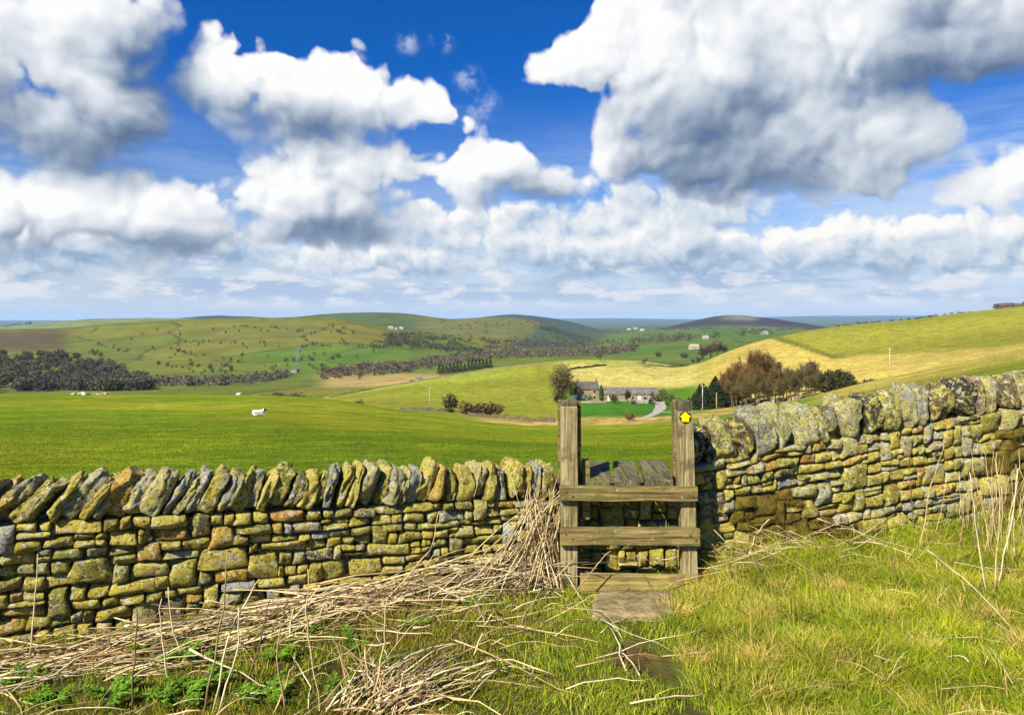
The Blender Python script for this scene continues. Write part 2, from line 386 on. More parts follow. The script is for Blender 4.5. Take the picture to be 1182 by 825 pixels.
def mat_ground():
    m, n, b, out = new_mat('ground_cover'); p = pos(n); A = attr(n).outputs['Color']
    ptc = attr(n, 'patch').outputs['Fac']; far = attr(n, 'far').outputs['Fac']
    p2 = n.vec('MULTIPLY', p, (1, 1, 0.0))
    n1 = n.noise(p2, 0.012, 5, 0.6); n2 = n.noise(p2, 0.16, 6, 0.62); n3 = n.noise(p2, 2.2, 5, 0.65); n5 = n.noise(p2, 0.55, 6, 0.7); n4 = n.noise(p2, 14.0, 4, 0.6)
    c = A
    # pasture patchwork: each walled field its own tint, thin dark boundaries
    wv = n.node('ShaderNodeTexNoise'); n.put(wv.inputs['Vector'], p2); wv.inputs['Scale'].default_value = 0.004; wv.inputs['Detail'].default_value = 2
    pw = n.vec('MULTIPLY_ADD', wv.outputs['Color'], (120, 120, 0), p2)
    v1 = n.node('ShaderNodeTexVoronoi', voronoi_dimensions='2D'); n.put(v1.inputs['Vector'], pw); v1.inputs['Scale'].default_value = 1 / 230.0
    v2 = n.node('ShaderNodeTexVoronoi', voronoi_dimensions='2D', feature='DISTANCE_TO_EDGE'); n.put(v2.inputs['Vector'], pw); v2.inputs['Scale'].default_value = 1 / 230.0
    rs = n.node('ShaderNodeSeparateColor'); n.l.new(v1.outputs['Color'], rs.inputs[0])
    tint = n.mix(n.sstep(rs.outputs[0], 0.2, 0.8), (0.80, 1.02, 0.80), (1.12, 1.06, 0.95))
    c = n.mix(ptc, c, n.mix(1.0, c, tint, 'MULTIPLY'))
    edge = n.math('MULTIPLY', n.sstep(v2.outputs['Distance'], 0.030, 0.012), n.math('MULTIPLY', ptc, n.sstep(n2, 0.35, 0.55, 0.2, 0.85)))
    c = n.mix(edge, c, (0.025, 0.032, 0.015))
    k = n.math('MULTIPLY', n.sstep(n1, 0.3, 0.7, 0.82, 1.18), n.sstep(n2, 0.25, 0.75, 0.72, 1.28))
    nf = n.math('SUBTRACT', 1.0, far)
    k = n.math('MULTIPLY', k, n.math('MULTIPLY_ADD', n.math('SUBTRACT', n.math('ADD', n3, n.math('MULTIPLY', n4, 0.5)), 0.75), n.math('MULTIPLY', nf, 1.1), 1.0))
    k = n.math('MULTIPLY', k, n.sstep(n5, 0.28, 0.72, 0.66, 1.36))
    s = n.vec('SCALE', c); n.l.new(k, s.node.inputs['Scale'])
    # dry yellowish wisps in the turf
    s = n.mix(n.math('MULTIPLY', n.sstep(n3, 0.56, 0.72), n.math('MULTIPLY', nf, 0.32)), s, (0.24, 0.21, 0.04))
    n.l.new(s, b.inputs['Base Color']); b.inputs['Roughness'].default_value = 1.0; b.inputs['Specular IOR Level'].default_value = 0.05
    bump(n, b, n.math('ADD', n.math('MULTIPLY', n2, 1.5), n.math('ADD', n3, n.math('MULTIPLY', n4, 0.3))), 0.55, 0.12)
    return m
M_GROUND = mat_ground()
M_STONE = mat_stone('lichen_gritstone')
M_MOSS = mat_moss('brown_moss')
M_SLAB = mat_attr('worn_slab', 16.0, 0.45, 0.85, 0.8, 0.02)
M_GRASS = mat_attr('grass_blade', 3.0, 0.2, 0.7, translucent=0.42)
M_STALK = mat_attr('dead_stalk', 14.0, 0.3, 0.75)
M_LEAF = mat_attr('fresh_leaf', 20.0, 0.2, 0.5, translucent=0.3)
M_TWIG = mat_attr('bare_twig', 0.4, 0.25, 0.9)
M_FOL = mat_attr('far_foliage', 0.3, 0.3, 0.9)
M_WALLING = mat_attr('farm_stone', 0.9, 0.35, 0.9)
M_PAINT = mat_attr('painted_part', 3.0, 0.06, 0.6)
M_WOOL = mat_attr('wool', 18.0, 0.12, 1.0, 0.6, 0.03, objco=True)

# ------------------------------------------------------------------ terrain: height as a function of place
XG = np.arange(-800, 1981, 2.0)
def pl(pts): xs, ys = zip(*pts); return np.interp(XG, xs, ys)
def smooth(v, sg):
    k = int(sg * 3 / 2) * 2 + 1; t = np.arange(-k, k + 1) * 2.0; w = np.exp(-0.5 * (t / sg) ** 2); w /= w.sum()
    return np.convolve(np.pad(v, k, mode='edge'), w, 'valid')
LAY = [
 (7,  [(-300,590),(600,592),(800,588),(1000,572),(1182,560),(1500,530)]),
 (12, [(-300,548),(600,548),(800,538),(1000,512),(1182,490),(1500,455)]),
 (30, [(-300,500),(400,503),(600,514),(750,514),(850,495),(1000,462),(1182,428),(1500,380)]),
 (60, [(-300,483),(300,484),(500,496),(640,503),(760,500),(860,483),(1000,450),(1182,413),(1500,360)]),
 (100,[(-300,468),(0,469),(300,470),(420,478),(500,486),(600,494),(700,495),(800,487),(860,476),(920,461),(1000,441),(1100,420),(1182,402),(1500,345)]),
 (160,[(-300,455),(0,455),(300,456),(360,458),(400,463),(440,470),(500,478),(600,488),(640,490),(740,488),(800,480),(860,475),(1000,460),(1182,425),(1500,380)]),
 (220,[(-300,464),(300,465),(360,467),(440,473),(500,472),(600,476),(700,473),(780,475),(830,473),(900,466),(1000,450),(1182,410),(1500,360)]),
 (270,[(-300,472),(300,473),(360,470),(420,466),(500,464),(600,462),(700,462),(780,462),(830,462),(900,452),(1000,432),(1182,395),(1500,345)]),
 (350,[(-300,478),(300,476),(360,465),(420,457),(500,450),(600,442),(700,444),(780,444),(830,436),(900,418),(1000,405),(1182,375),(1500,330)]),
 (450,[(-300,485),(300,478),(340,468),(365,460),(420,450),(480,440),(560,426),(610,419),(660,415),(740,416),(790,424),(820,416),(860,400),(900,390),(960,380),(1000,376),(1060,370),(1100,364),(1182,356),(1500,330)]),
 (600,[(-300,480),(300,470),(420,462),(560,442),(660,432),(740,430),(775,432),(800,424),(820,414),(860,398),(900,388),(960,377),(1000,373),(1060,368),(1100,362),(1182,353),(1500,326)]),
 (800,[(-300,456),(0,453),(160,452),(300,450),(400,447),(480,441),(560,433),(660,426),(740,418),(800,415),(830,425),(900,410),(1000,392),(1182,375),(1500,350)]),
 (1000,[(-300,440),(0,439),(160,441),(300,441),(400,440),(480,432),(560,424),(660,416),(740,410),(800,405),(840,404),(900,402),(1000,392),(1182,380)]),
 (1300,[(-300,415),(0,418),(160,420),(300,420),(400,418),(480,415),(560,412),(620,410),(680,409),(740,403),(800,398),(840,396),(900,395),(1000,392),(1182,382)]),
 (1700,[(-300,396),(0,396),(130,393),(220,389),(300,387),(400,386),(460,395),(500,402),(560,405),(620,405),(680,404),(740,397),(800,393),(860,391),(1000,388),(1182,384)]),
 (2100,[(-300,388),(0,380),(60,379),(130,373),(220,369),(300,366),(380,366),(420,372),(460,382),(500,391),(540,396),(600,398),(650,399),(700,397),(740,392),(800,388),(860,386),(1182,385)]),
 (2600,[(-300,394),(0,388),(130,381),(300,374),(380,371),(440,374),(480,381),(520,381),(560,380),(600,383),(640,389),(680,395),(720,391),(760,387),(800,384),(860,383),(1182,384)]),
 (3200,[(-300,382),(-50,380),(0,377),(40,373),(100,368.5),(170,366.5),(230,368),(300,370),(340,366),(380,362),(430,360),(480,362.5),(520,368),(560,366.5),(590,366),(620,371),(650,379),(690,389),(720,388),(760,384),(800,381),(860,381),(1182,384)]),
 (4000,[(-300,392),(0,386),(170,374),(300,376),(430,368),(520,374),(590,374),(640,382),(690,387),(740,383),(800,380),(860,380),(1182,383)]),
 (5000,[(-300,390),(0,382),(190,369),(240,364),(290,365),(340,369),(430,367),(500,369),(550,367),(590,362.5),(620,365),(650,369),(680,377),(700,383),(740,381),(770,378),(800,370),(830,364),(850,363),(880,366),(920,372),(960,379),(1000,380),(1182,383)]),
 (6500,[(-300,386),(300,374),(590,372),(700,381),(740,378),(800,377),(850,374),(960,378),(1182,380)]),
 (10000,[(-300,378),(590,375),(700,376),(860,374),(1182,374)]),
 (18000,[(-300,374),(600,372),(700,372),(800,371),(900,370),(1182,369)]),
 (26000,[(-300,370),(560,369.5),(640,367.8),(700,367.2),(760,368),(800,368.5),(880,366),(940,364.5),(1182,364)]),
 (45000,[(-300,370),(1182,368)]),
]
LD = np.log([l[0] for l in LAY]); LY = np.stack([smooth(pl(l[1]), 14 if l[0] < 2000 else 7) for l in LAY])
FD = np.linspace(LD[0], LD[-1], 900)
def pchip(x, Y, xn):
    h = np.diff(x)[:, None]; d = np.diff(Y, axis=0) / h; m = np.zeros_like(Y)
    w1 = 2 * h[1:] + h[:-1]; w2 = h[1:] + 2 * h[:-1]; ok = d[:-1] * d[1:] > 0
    with np.errstate(all='ignore'): hm = (w1 + w2) / (w1 / d[:-1] + w2 / d[1:])
    m[1:-1] = np.where(ok, hm, 0); m[0] = d[0]; m[-1] = d[-1]
    i = np.clip(np.searchsorted(x, xn) - 1, 0, len(x) - 2); hh = h[i]; t = ((xn - x[i])[:, None]) / hh
    return (2 * t**3 - 3 * t**2 + 1) * Y[i] + (t**3 - 2 * t**2 + t) * hh * m[i] + (-2 * t**3 + 3 * t**2) * Y[i + 1] + (t**3 - t**2) * hh * m[i + 1]
TAB = pchip(LD, LY, FD)
def row_at(x, D):
    """terrain's picture row for bearing x and distance D"""
    fx = np.clip((np.asarray(x, float) - XG[0]) / 2.0, 0, len(XG) - 1.001); fd = np.clip((np.log(np.maximum(D, 7.0)) - FD[0]) / (FD[1] - FD[0]), 0, len(FD) - 1.001)
    fx, fd = np.broadcast_arrays(fx, fd)
    i = fd.astype(int); j = fx.astype(int); a = fd - i; b = fx - j
    return (TAB[i, j] * (1 - b) + TAB[i, j + 1] * b) * (1 - a) + (TAB[i + 1, j] * (1 - b) + TAB[i + 1, j + 1] * b) * a
WL0 = np.array([0.36, 5.5]); WL1 = np.array([-3.03, 4.1]); WR0 = np.array([1.53, 5.5]); WR1 = np.array([4.655, 6.3])
def wall_y(X):
    """the wall's front line"""
    X = np.asarray(X, float)
    l = WL0[1] + (X - WL0[0]) * (WL1[1] - WL0[1]) / (WL1[0] - WL0[0]); r = WR0[1] + (X - WR0[0]) * (WR1[1] - WR0[1]) / (WR1[0] - WR0[0])
    return np.where(X < WL0[0], l, np.where(X > WR0[0], r, 5.5))
def near_ground(X, Y):
    X = np.asarray(X, float); Y = np.asarray(Y, float)
    z = -1.735 - 0.050 * Y - 0.045 * np.exp(-((X - 0.85) / 0.5) ** 2 - ((Y - 5.15) / 0.35) ** 2) + 0.045 * np.maximum(X - 1.2, 0) + 0.02 * np.minimum(X, 0) * (Y < 50)
    gap = wall_y(X) - Y
    z = z + 0.05 * np.exp(-((gap - 0.25) / 0.45) ** 2) * sst(-X, -0.35, 0.5)          # bank under the stalks
    z = z + 0.05 * np.exp(-((gap - 0.1) / 0.4) ** 2) * sst(X, 1.6, 2.2)
    z = z + 0.035 * fbm(X * 1.7, Y * 1.7, 3.0, 4) + 0.02 * fbm(X * 6, Y * 6, 1.0, 2) * sst(np.abs(X - 0.8), 0.2, 0.7)
    return z
def height(X, Y, D=None, x=None):
    X = np.asarray(X, float); Y = np.asarray(Y, float)
    if D is None: D = np.maximum(Y, 0.5); x = 591 + F * X / D
    y = row_at(x, D)
    amp = 0.9 * sst(np.log(D), math.log(150), math.log(900)) * (1 - 0.75 * sst(np.log(D), math.log(3000), math.log(8000)))
    k = 1.0 / np.maximum(D * 0.16, 6.0)
    y = y + amp * fbm(X / 130.0, Y / 130.0, 0.5, 4) * 1.6
    z = -(y - HOR) / F * D
    z = z + 0.10 * fbm(X / 9.0, Y / 9.0, 2.0, 3) * sst(D, 8, 20) * (1 - sst(D, 200, 500))
    wy = wall_y(np.clip(X, -6, 8))
    t = sst(D - np.clip(wy, 3, 8), 0.5, 6.0)
    return lerp(near_ground(np.clip(X, -30, 30), np.clip(Y, -20, 20)), z, t)
def at(x, y, d0=10.0, d1=40000.0):
    """place on the ground seen at photo pixel (x, y), searching distances d0..d1"""
    D = np.exp(np.linspace(math.log(d0), math.log(d1), 1200)); X = (x - 591) / F * D
    z = height(X, D); r = HOR - z / D * F
    k = np.where(r <= y)[0]; k = k[0] if len(k) else int(np.argmin(np.abs(r - y)))
    return Vector((float(X[k]), float(D[k]), float(z[k])))
def spot(x, D):
    X = (x - 591) / F * D; return Vector((X, D, float(height(X, D))))
def near_spot(x, y):
    """ground in front of the wall seen at photo pixel (x, y)"""
    D = np.linspace(2.2, 7.5, 1200); X = (x - 591) / F * D; z = near_ground(X, D); r = HOR - z / D * F
    k = int(np.argmin(np.abs(r - y))); return np.array([X[k], D[k], z[k]])

def cover(X, Y, x, D):
    """colour of the land cover, with cloud shade painted into the dark far hills"""
    y = row_at(x, D) + 1.2 * fbm(X / 60.0, Y / 60.0, 4.0, 3)
    xw = x + 20 * fbm(X / (D * 0.12 + 3), Y / (D * 0.12 + 3), 9.0, 3)
    Dw = D * (1 + 0.085 * fbm(X / (D * 0.1 + 3), Y / (D * 0.1 + 3), 5.0, 3))
    c = np.zeros(X.shape + (3,)); patch = np.zeros(X.shape)
    def put(mask, col, p=None):
        m = np.clip(mask, 0, 1); c[:] = c * (1 - m[..., None]) + np.asarray(col) * m[..., None]
        if p is not None: patch[:] = patch * (1 - m) + p * m
    def band(v, a, b, s): return sst(v, a - s, a + s) * (1 - sst(v, b - s, b + s))
    one = np.ones(X.shape)
    put(one, (0.150, 0.192, 0.005))
    # right-hand near slope: dry yellow grass
    put(sst(xw, 850, 930) * sst(D, 9, 16), (0.20, 0.205, 0.022))
    put(sst(xw, 880, 960) * band(Dw, 55, 130, 12), (0.31, 0.255, 0.05))
    put(sst(xw, 780, 850) * (1 - sst(xw, 900, 960)) * sst(D, 9, 16), (0.11, 0.175, 0.012))
    put(sst(xw, 1060, 1130) * (1 - sst(Dw, 20, 55)) * sst(D, 9, 14), (0.14, 0.20, 0.015))
    # rush band and lawn below the farm
    fn = fbm(X / 11.0, Y / 16.0, 3.0, 4); fm = (1 - sst(D, 150, 190)) * (1 - sst(xw, 850, 930)) * sst(D, 8, 12)
    put(fm * sst(fn, 0.02, 0.35), (0.19, 0.205, 0.010)); put(fm * sst(-fn, 0.08, 0.4), (0.115, 0.172, 0.005))
    rush = band(Dw, 138, 184, 8) * band(xw, 545, 1000, 30); rn = fbm(X / 3.5, Y / 7.0, 6.0, 4)
    put(rush, (0.26, 0.215, 0.05)); put(rush * sst(rn, -0.12, 0.18), (0.46, 0.29, 0.085))
    put(band(Dw, 186, 262, 6) * band(xw, 655, 782, 12), (0.045, 0.135, 0.010))
    # pasture left of the farm
    put(band(Dw, 175, 520, 10) * (1 - sst(xw, 636, 660)), (0.185, 0.195, 0.018))
    put(band(Dw, 380, 520, 20) * (1 - sst(xw, 560, 620)), (0.21, 0.235, 0.03))
    put(band(Dw, 262, 318, 8) * band(xw, 640, 830, 15), (0.085, 0.17, 0.014))
    put(band(Dw, 318, 420, 10) * sst(xw, 636, 665) * (1 - sst(xw, 800, 830)), (0.38, 0.325, 0.085))
    put(band(Dw, 405, 620, 8) * sst(xw, 610, 665) * (1 - sst(xw, 790, 815)), (0.27, 0.27, 0.05))
    # right-hand hill
    put(band(Dw, 190, 780, 20) * sst(xw, 800, 830), (0.37, 0.285, 0.062))
    yb = np.interp(x, [870, 913, 961, 1026, 1182, 1400], [384, 396, 413, 411, 399, 385])
    put(sst(yb - y + 3 * fbm(X / 25.0, Y / 25.0, 1.0, 3), -2, 4) * sst(x, 870, 890) * band(Dw, 250, 780, 20), (0.205, 0.20, 0.024))
    put(band(y - yb, -4, 1.5, 1.2) * sst(x, 880, 900) * (1 - sst(x, 960, 1000)) * band(Dw, 250, 780, 20), (0.12, 0.12, 0.02))
    # big valley and the hills beyond
    far = sst(D, 640, 720)
    put(far, (0.120, 0.124, 0.021), 0.8)
    nz = fbm(X / 300.0, Y / 300.0, 2.0, 4)
    put(far * sst(nz, 0.05, 0.35) * (1 - sst(D, 2300, 2500)), (0.132, 0.122, 0.027))
    put(far * band(y, 402, 436, 6) * band(xw, 280, 480, 40) * sst(-nz, -0.25, 0.1), (0.085, 0.130, 0.020))
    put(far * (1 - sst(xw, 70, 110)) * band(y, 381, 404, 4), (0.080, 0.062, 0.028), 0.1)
    put(far * band(y, 432, 447, 3) * band(xw, 380, 540, 20), (0.30, 0.21, 0.075), 0.2)
    put(far * band(xw, 690, 900, 20) * band(y, 380, 425, 4) * (1 - sst(D, 3600, 4200)), (0.085, 0.125, 0.025), 0.9)
    put(band(D, 2350, 4200, 150) * band(xw, 330, 530, 20), (0.068, 0.095, 0.030), 0.25)
    put(band(D, 2350, 4200, 150) * band(xw, 480, 690, 16), (0.125, 0.115, 0.035), 0.7)
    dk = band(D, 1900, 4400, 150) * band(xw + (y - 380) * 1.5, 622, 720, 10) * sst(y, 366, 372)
    put(dk, (0.060, 0.085, 0.040), 0.5); put(dk * sst(fbm(X / 220.0, Y / 220.0, 8.0, 4), -0.15, 0.1), (0.035, 0.045, 0.035), 0.1)  # cloud shade on this slope is painted in as dark colour
    put(band(D, 2350, 4200, 150) * (1 - sst(xw, 230, 300)), (0.15, 0.17, 0.075), 0.5)
    put(sst(D, 4100, 4400), (0.04, 0.065, 0.05), 0.2)
    put(band(D, 4000, 6800, 150) * sst(xw, 690, 760), (0.075, 0.105, 0.04), 0.8)
    put(band(D, 4300, 6200, 120) * band(xw, 770, 975, 14), (0.036, 0.032, 0.036), 0.0)  # heather moor, its colour darkened to stand for a cloud's shadow
    put(band(D, 4300, 5400, 100) * band(xw, 838, 866, 8) * sst(372 - y, 0, 4), (0.15, 0.13, 0.09), 0.0)
    put(sst(D, 6600, 7200), (0.07, 0.10, 0.06), 0.6)
    put(sst(D, 14000, 17000), (0.05, 0.08, 0.07), 0.0)
    # ground close to the camera: thatch, moss, trodden soil
    nr = (1 - sst(D, 8.5, 12)) * (1 - sst(Y - wall_y(np.clip(X, -6, 8)), 0.05, 0.35))
    n1 = fbm(X * 1.3, Y * 1.3, 7.0, 4); n2 = fbm(X * 3.1, Y * 3.1, 2.0, 4)
    put(nr, (0.085, 0.105, 0.016))
    put(nr * sst(n1, -0.1, 0.3) * sst(X, 0.9, 1.6), (0.20, 0.165, 0.035))
    put(nr * sst(-X, -0.6, 0.2), (0.060, 0.055, 0.016))
    put(nr * sst(-X, -0.6, 0.2) * sst(n2, 0.0, 0.35), (0.13, 0.085, 0.015))
    path = np.exp(-((X - 0.62 - 0.16 * (4.6 - Y) + 0.1 * n2) / 0.19) ** 2) * (1 - sst(Y, 4.3, 4.7))
    put(nr * sst(path + 0.8 * n2 + 0.4 * fbm(X * 9, Y * 9, 1.0, 3), 0.55, 1.15), (0.085, 0.057, 0.022))
    return c, patch

def build_terrain():
    ti = np.linspace(-0.84, 0.84, 880); to = np.linspace(0.84, math.tan(math.radians(60)), 50)[1:]
    tn = np.concatenate([-to[::-1], ti, to]); nb = 40
    D = np.exp(np.linspace(math.log(0.45), math.log(30000), 560)); nD = len(D)
    back = np.linspace(math.radians(60), math.radians(300), nb + 2)[1:-1]
    Xf = D[:, None] * tn[None]; Yf = np.repeat(D[:, None], len(tn), 1); xf = 591 + F * np.repeat(tn[None], nD, 0)
    Xb = 2 * D[:, None] * np.sin(back)[None]; Yb = 2 * D[:, None] * np.cos(back)[None]
    xb = np.repeat(np.linspace(xf[0, -1], xf[0, 0], nb + 2)[1:-1][None], nD, 0)
    X = np.concatenate([Xf, Xb], 1); Y = np.concatenate([Yf, Yb], 1); x = np.concatenate([xf, xb], 1); DD = np.repeat(D[:, None], X.shape[1], 1)
    Z = height(X, Y, DD, x); nc = X.shape[1]
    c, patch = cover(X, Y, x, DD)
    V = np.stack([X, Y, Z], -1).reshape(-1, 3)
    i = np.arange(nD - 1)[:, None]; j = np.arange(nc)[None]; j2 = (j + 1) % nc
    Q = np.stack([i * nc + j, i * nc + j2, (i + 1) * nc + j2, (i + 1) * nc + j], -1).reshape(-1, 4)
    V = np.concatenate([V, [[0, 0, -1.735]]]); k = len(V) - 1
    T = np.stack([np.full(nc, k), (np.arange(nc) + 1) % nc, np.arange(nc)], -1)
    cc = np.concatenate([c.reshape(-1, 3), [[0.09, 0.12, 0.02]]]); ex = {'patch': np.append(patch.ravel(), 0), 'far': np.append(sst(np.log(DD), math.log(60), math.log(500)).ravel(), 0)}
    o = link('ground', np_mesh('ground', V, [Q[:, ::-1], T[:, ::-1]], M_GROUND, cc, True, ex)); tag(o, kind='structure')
build_terrain()

# ------------------------------------------------------------------ dry stone walls
STONE_TINTS = np.array([(0.32,0.255,0.045),(0.37,0.30,0.065),(0.25,0.21,0.04),(0.19,0.175,0.04),(0.30,0.27,0.12),(0.27,0.255,0.17),(0.21,0.215,0.20),
                        (0.31,0.17,0.04),(0.35,0.22,0.05),(0.10,0.085,0.05),(0.32,0.25,0.18)])
def tint_pick(rng, w):
    w = np.asarray(w, float); return STONE_TINTS[rng.choice(len(STONE_TINTS), p=w / w.sum())] * rng.uniform(0.9, 1.3) * 1.36
W_LOW = [6, 6, 4, 1.5, 1.5, 0.8, 0.5, 1.6, 3, 0.6, 0.4]
W_HIGH = [4, 4, 4, 3, 3, 2, 0.8, 0.5, 0.8, 0.9, 0.4]
W_RIGHT = [3, 4, 3, 2, 4, 3, 0.7, 0.6, 1.0, 0.8, 1.0]
class WallRun:
    def __init__(s, p0, p1, top0, top1, base0, base1):
        s.p0 = np.asarray(p0, float); d = np.asarray(p1, float) - s.p0; s.L = float(np.linalg.norm(d)); s.d = d / s.L
        s.n = np.array([s.d[1], -s.d[0]]); s.n = s.n * (1 if s.n[1] < 0 else -1)
        s.t0, s.t1, s.b0, s.b1 = top0, top1, base0, base1
    def top(s, q): return s.t0 + (s.t1 - s.t0) * np.asarray(q) / s.L
    def base(s, q): return s.b0 + (s.b1 - s.b0) * np.asarray(q) / s.L
    def pt(s, q, z, out):
        q, z, out = np.broadcast_arrays(q, z, out)
        xy = s.p0 + q[..., None] * s.d + out[..., None] * s.n
        return np.concatenate([xy, z[..., None]], -1)
GU = np.array([-1.0, -1.0, -0.93, -0.74, -0.45, -0.15, 0.15, 0.45, 0.74, 0.93, 1.0, 1.0]); NU = len(GU)
GV = np.array([-1.0, -1.0, -0.90, -0.62, -0.2, 0.2, 0.62, 0.90, 1.0, 1.0]); NV = len(GV)
def stonework(run, q0, q1, fr, rng, weights, mb, sub=0.12):
    """irregular courses between the base line (less a buried foot) and the top line"""
    K = len(fr) - 1
    ph = rng.uniform(0, 50, K + 1)
    def line(k, q):
        b = run.base(q) - sub; t = run.top(q)
        w = 0.0 if k in (0,) else 0.022 * fbm(q * 3.0, ph[k], 0, 2) + 0.012 * fbm(q * 9.0, ph[k], 3, 2)
        return b + (t - b) * fr[k] + w
    cells = []; blocked = [[] for _ in range(K + 2)]
    for k in range(K):
        q = q0 + rng.uniform(-0.1, 0.0)
        bl = sorted(blocked[k])
        while q < q1:
            inside = [b for b in bl if b[0] - 1e-6 <= q < b[1] - 1e-6]
            if inside: q = inside[0][1]; continue
            nxt = min([b[0] for b in bl if b[0] > q + 1e-6], default=1e9)
            hgt = float(line(k + 1, q) - line(k, q)); w = float(np.clip(rng.lognormal(math.log(0.09 + 0.5 * hgt), 0.45), 0.045, 0.32)); e = q + w
            if e > nxt - 0.05: e = nxt if nxt - q < 0.42 else q + (nxt - q) * 0.5
            r = rng.uniform()
            if k + 1 < K and r < 0.16 and not any(b[0] < e and b[1] > q for b in blocked[k + 1]) and e - q > 0.09:
                cells.append((q, e, k, k + 2)); blocked[k + 1].append((q, e))
            elif hgt > 0.07 and r < 0.34:
                m = rng.uniform(0.38, 0.62)
                if rng.uniform() < 0.5 or e - q < 0.14: cells.append((q, e, k, k + m)); cells.append((q, e, k + m, k + 1))
                else:
                    c = q + (e - q) * rng.uniform(0.35, 0.65); cells.append((q, e, k, k + m)); cells.append((q, c, k + m, k + 1)); cells.append((c, e, k + m, k + 1))
            else: cells.append((q, e, k, k + 1))
            q = e
    def lev(k, q):
        a = int(math.floor(k)); f = k - a
        return float(line(a, q)) if f == 0 else float(line(a, q)) * (1 - f) + float(line(a + 1, q)) * f
    U, Vv = np.meshgrid(GU, GV, indexing='xy')
    idx = np.arange(NU * NV).reshape(NV, NU)
    Qd = np.stack([idx[:-1, :-1], idx[:-1, 1:], idx[1:, 1:], idx[1:, :-1]], -1).reshape(-1, 4)
    rim = (np.arange(NU) == 0)[None] | (np.arange(NU) == NU - 1)[None] | (np.arange(NV) == 0)[:, None] | (np.arange(NV) == NV - 1)[:, None]
    for (a, e, k0, k1) in cells:
        g = 0.001
        j = lambda s_: rng.uniform(-s_, s_)
        za, ze, zb, zf = lev(k0, a), lev(k0, e), lev(k1, a), lev(k1, e)
        hh = ((zb - za) + (zf - ze)) / 2; ww = e - a
        jj = min(0.024, 0.20 * hh, 0.13 * ww)
        c00 = np.array([a + g + max(j(jj), -g), za + g + abs(j(jj)) * .6]); c10 = np.array([e - g + j(jj), ze + g + abs(j(jj)) * .6])
        c11 = np.array([e - g - abs(j(jj)), zf - g - abs(j(jj)) * .8]); c01 = np.array([a + g + abs(j(jj)), zb - g - abs(j(jj)) * .8])
        rk = rng.uniform(0.03, 0.22); u = U * np.sqrt(1 - rk * Vv ** 4 / 2); v = Vv * np.sqrt(1 - rk * U ** 4 / 2)
        sh = np.where(rim, 0.93, 1.0); u = u * sh; v = v * sh
        fu, fv = (u + 1) / 2, (v + 1) / 2
        qz = c00 * ((1 - fu) * (1 - fv))[..., None] + c10 * (fu * (1 - fv))[..., None] + c11 * (fu * fv)[..., None] + c01 * ((1 - fu) * fv)[..., None]
        seed = rng.uniform(0, 100)
        wob = 0.17 * min(hh, ww)
        q_ = qz[..., 0] + wob * fbm(qz[..., 0] * 11, qz[..., 1] * 11, seed, 2); z_ = qz[..., 1] + wob * 0.7 * fbm(qz[..., 0] * 11 + 9, qz[..., 1] * 11, seed, 2)
        bul = rng.uniform(0.012, 0.032) * min(1.0, hh / 0.09 + 0.3)
        dep = rng.uniform(-0.022, 0.024) + bul * (1 - np.abs(U) ** 8) * (1 - np.abs(Vv) ** 7) - 0.02
        dep = dep + j(0.020) * U + j(0.018) * Vv + 0.022 * fbm(qz[..., 0] * 16, qz[..., 1] * 18, seed + 3, 4)
        fac = np.maximum(0, fbm(qz[..., 0] * 7, qz[..., 1] * 7, seed + 7, 2) - 0.1) * 0.06; dep = dep - fac
        for _ in range(4):    # knocked-off corners and split faces
            an = rng.uniform(0, 6.283); pl_ = rng.uniform(0.012, 0.030) - (np.cos(an) * U + np.sin(an) * Vv) * rng.uniform(0.012, 0.040) + 0.006
            dep = np.minimum(dep, pl_)
        dep = np.where(rim, -0.16, dep)
        tz = sst((k0 + k1) / 2 / K, 0.25, 0.75); wts = lerp(np.asarray(weights[0], float), np.asarray(weights[1], float), tz)
        mb.add(run.pt(q_, z_, dep).reshape(-1, 3), Qd, None, tint_pick(rng, wts))
    return cells
def wall_core(run, q0, q1, top_drop, thick, mb):
    """rubble heart and rear face behind the face stones"""
    qs = np.arange(q0, q1 + 0.01, 0.07)
    if q1 - qs[-1] > 0.005: qs = np.append(qs, q1)
    prof = [(-0.065, 0), (-0.065, 1), (-thick, 1), (-thick, 0)]
    V = []; z0 = run.base(qs) - 0.25
    for (o, f) in prof:
        nn = 0.03 * fbm(qs * 5, o * 9, f * 3.0, 3) if o < -0.2 else 0
        V.append(run.pt(qs, np.where(f, run.top(qs) - top_drop, z0), np.full(len(qs), o) + nn))
    V = np.stack(V, 1); n = len(qs); i = np.arange(n - 1)[:, None]; j = np.arange(3)[None]
    Q = np.stack([i * 4 + j, (i + 1) * 4 + j, (i + 1) * 4 + j + 1, i * 4 + j + 1], -1).reshape(-1, 4)
    ends = np.array([[0, 1, 2, 3], [(n - 1) * 4 + 3, (n - 1) * 4 + 2, (n - 1) * 4 + 1, (n - 1) * 4]])
    mb.add(V.reshape(-1, 3), np.concatenate([Q, ends]), None, (0.17, 0.14, 0.065))
def cube_grid(m):
    """unit cube surface as an m-per-edge grid (verts shared within a face only where welded)"""
    bm = bmesh.new(); bmesh.ops.create_cube(bm, size=2.0); bmesh.ops.subdivide_edges(bm, edges=bm.edges[:], cuts=m, use_grid_fill=True)
    V = np.array([v.co[:] for v in bm.verts]); Q = np.array([[v.index for v in f.verts] for f in bm.faces]); bm.free(); return V, Q
CGV, CGQ = cube_grid(11)
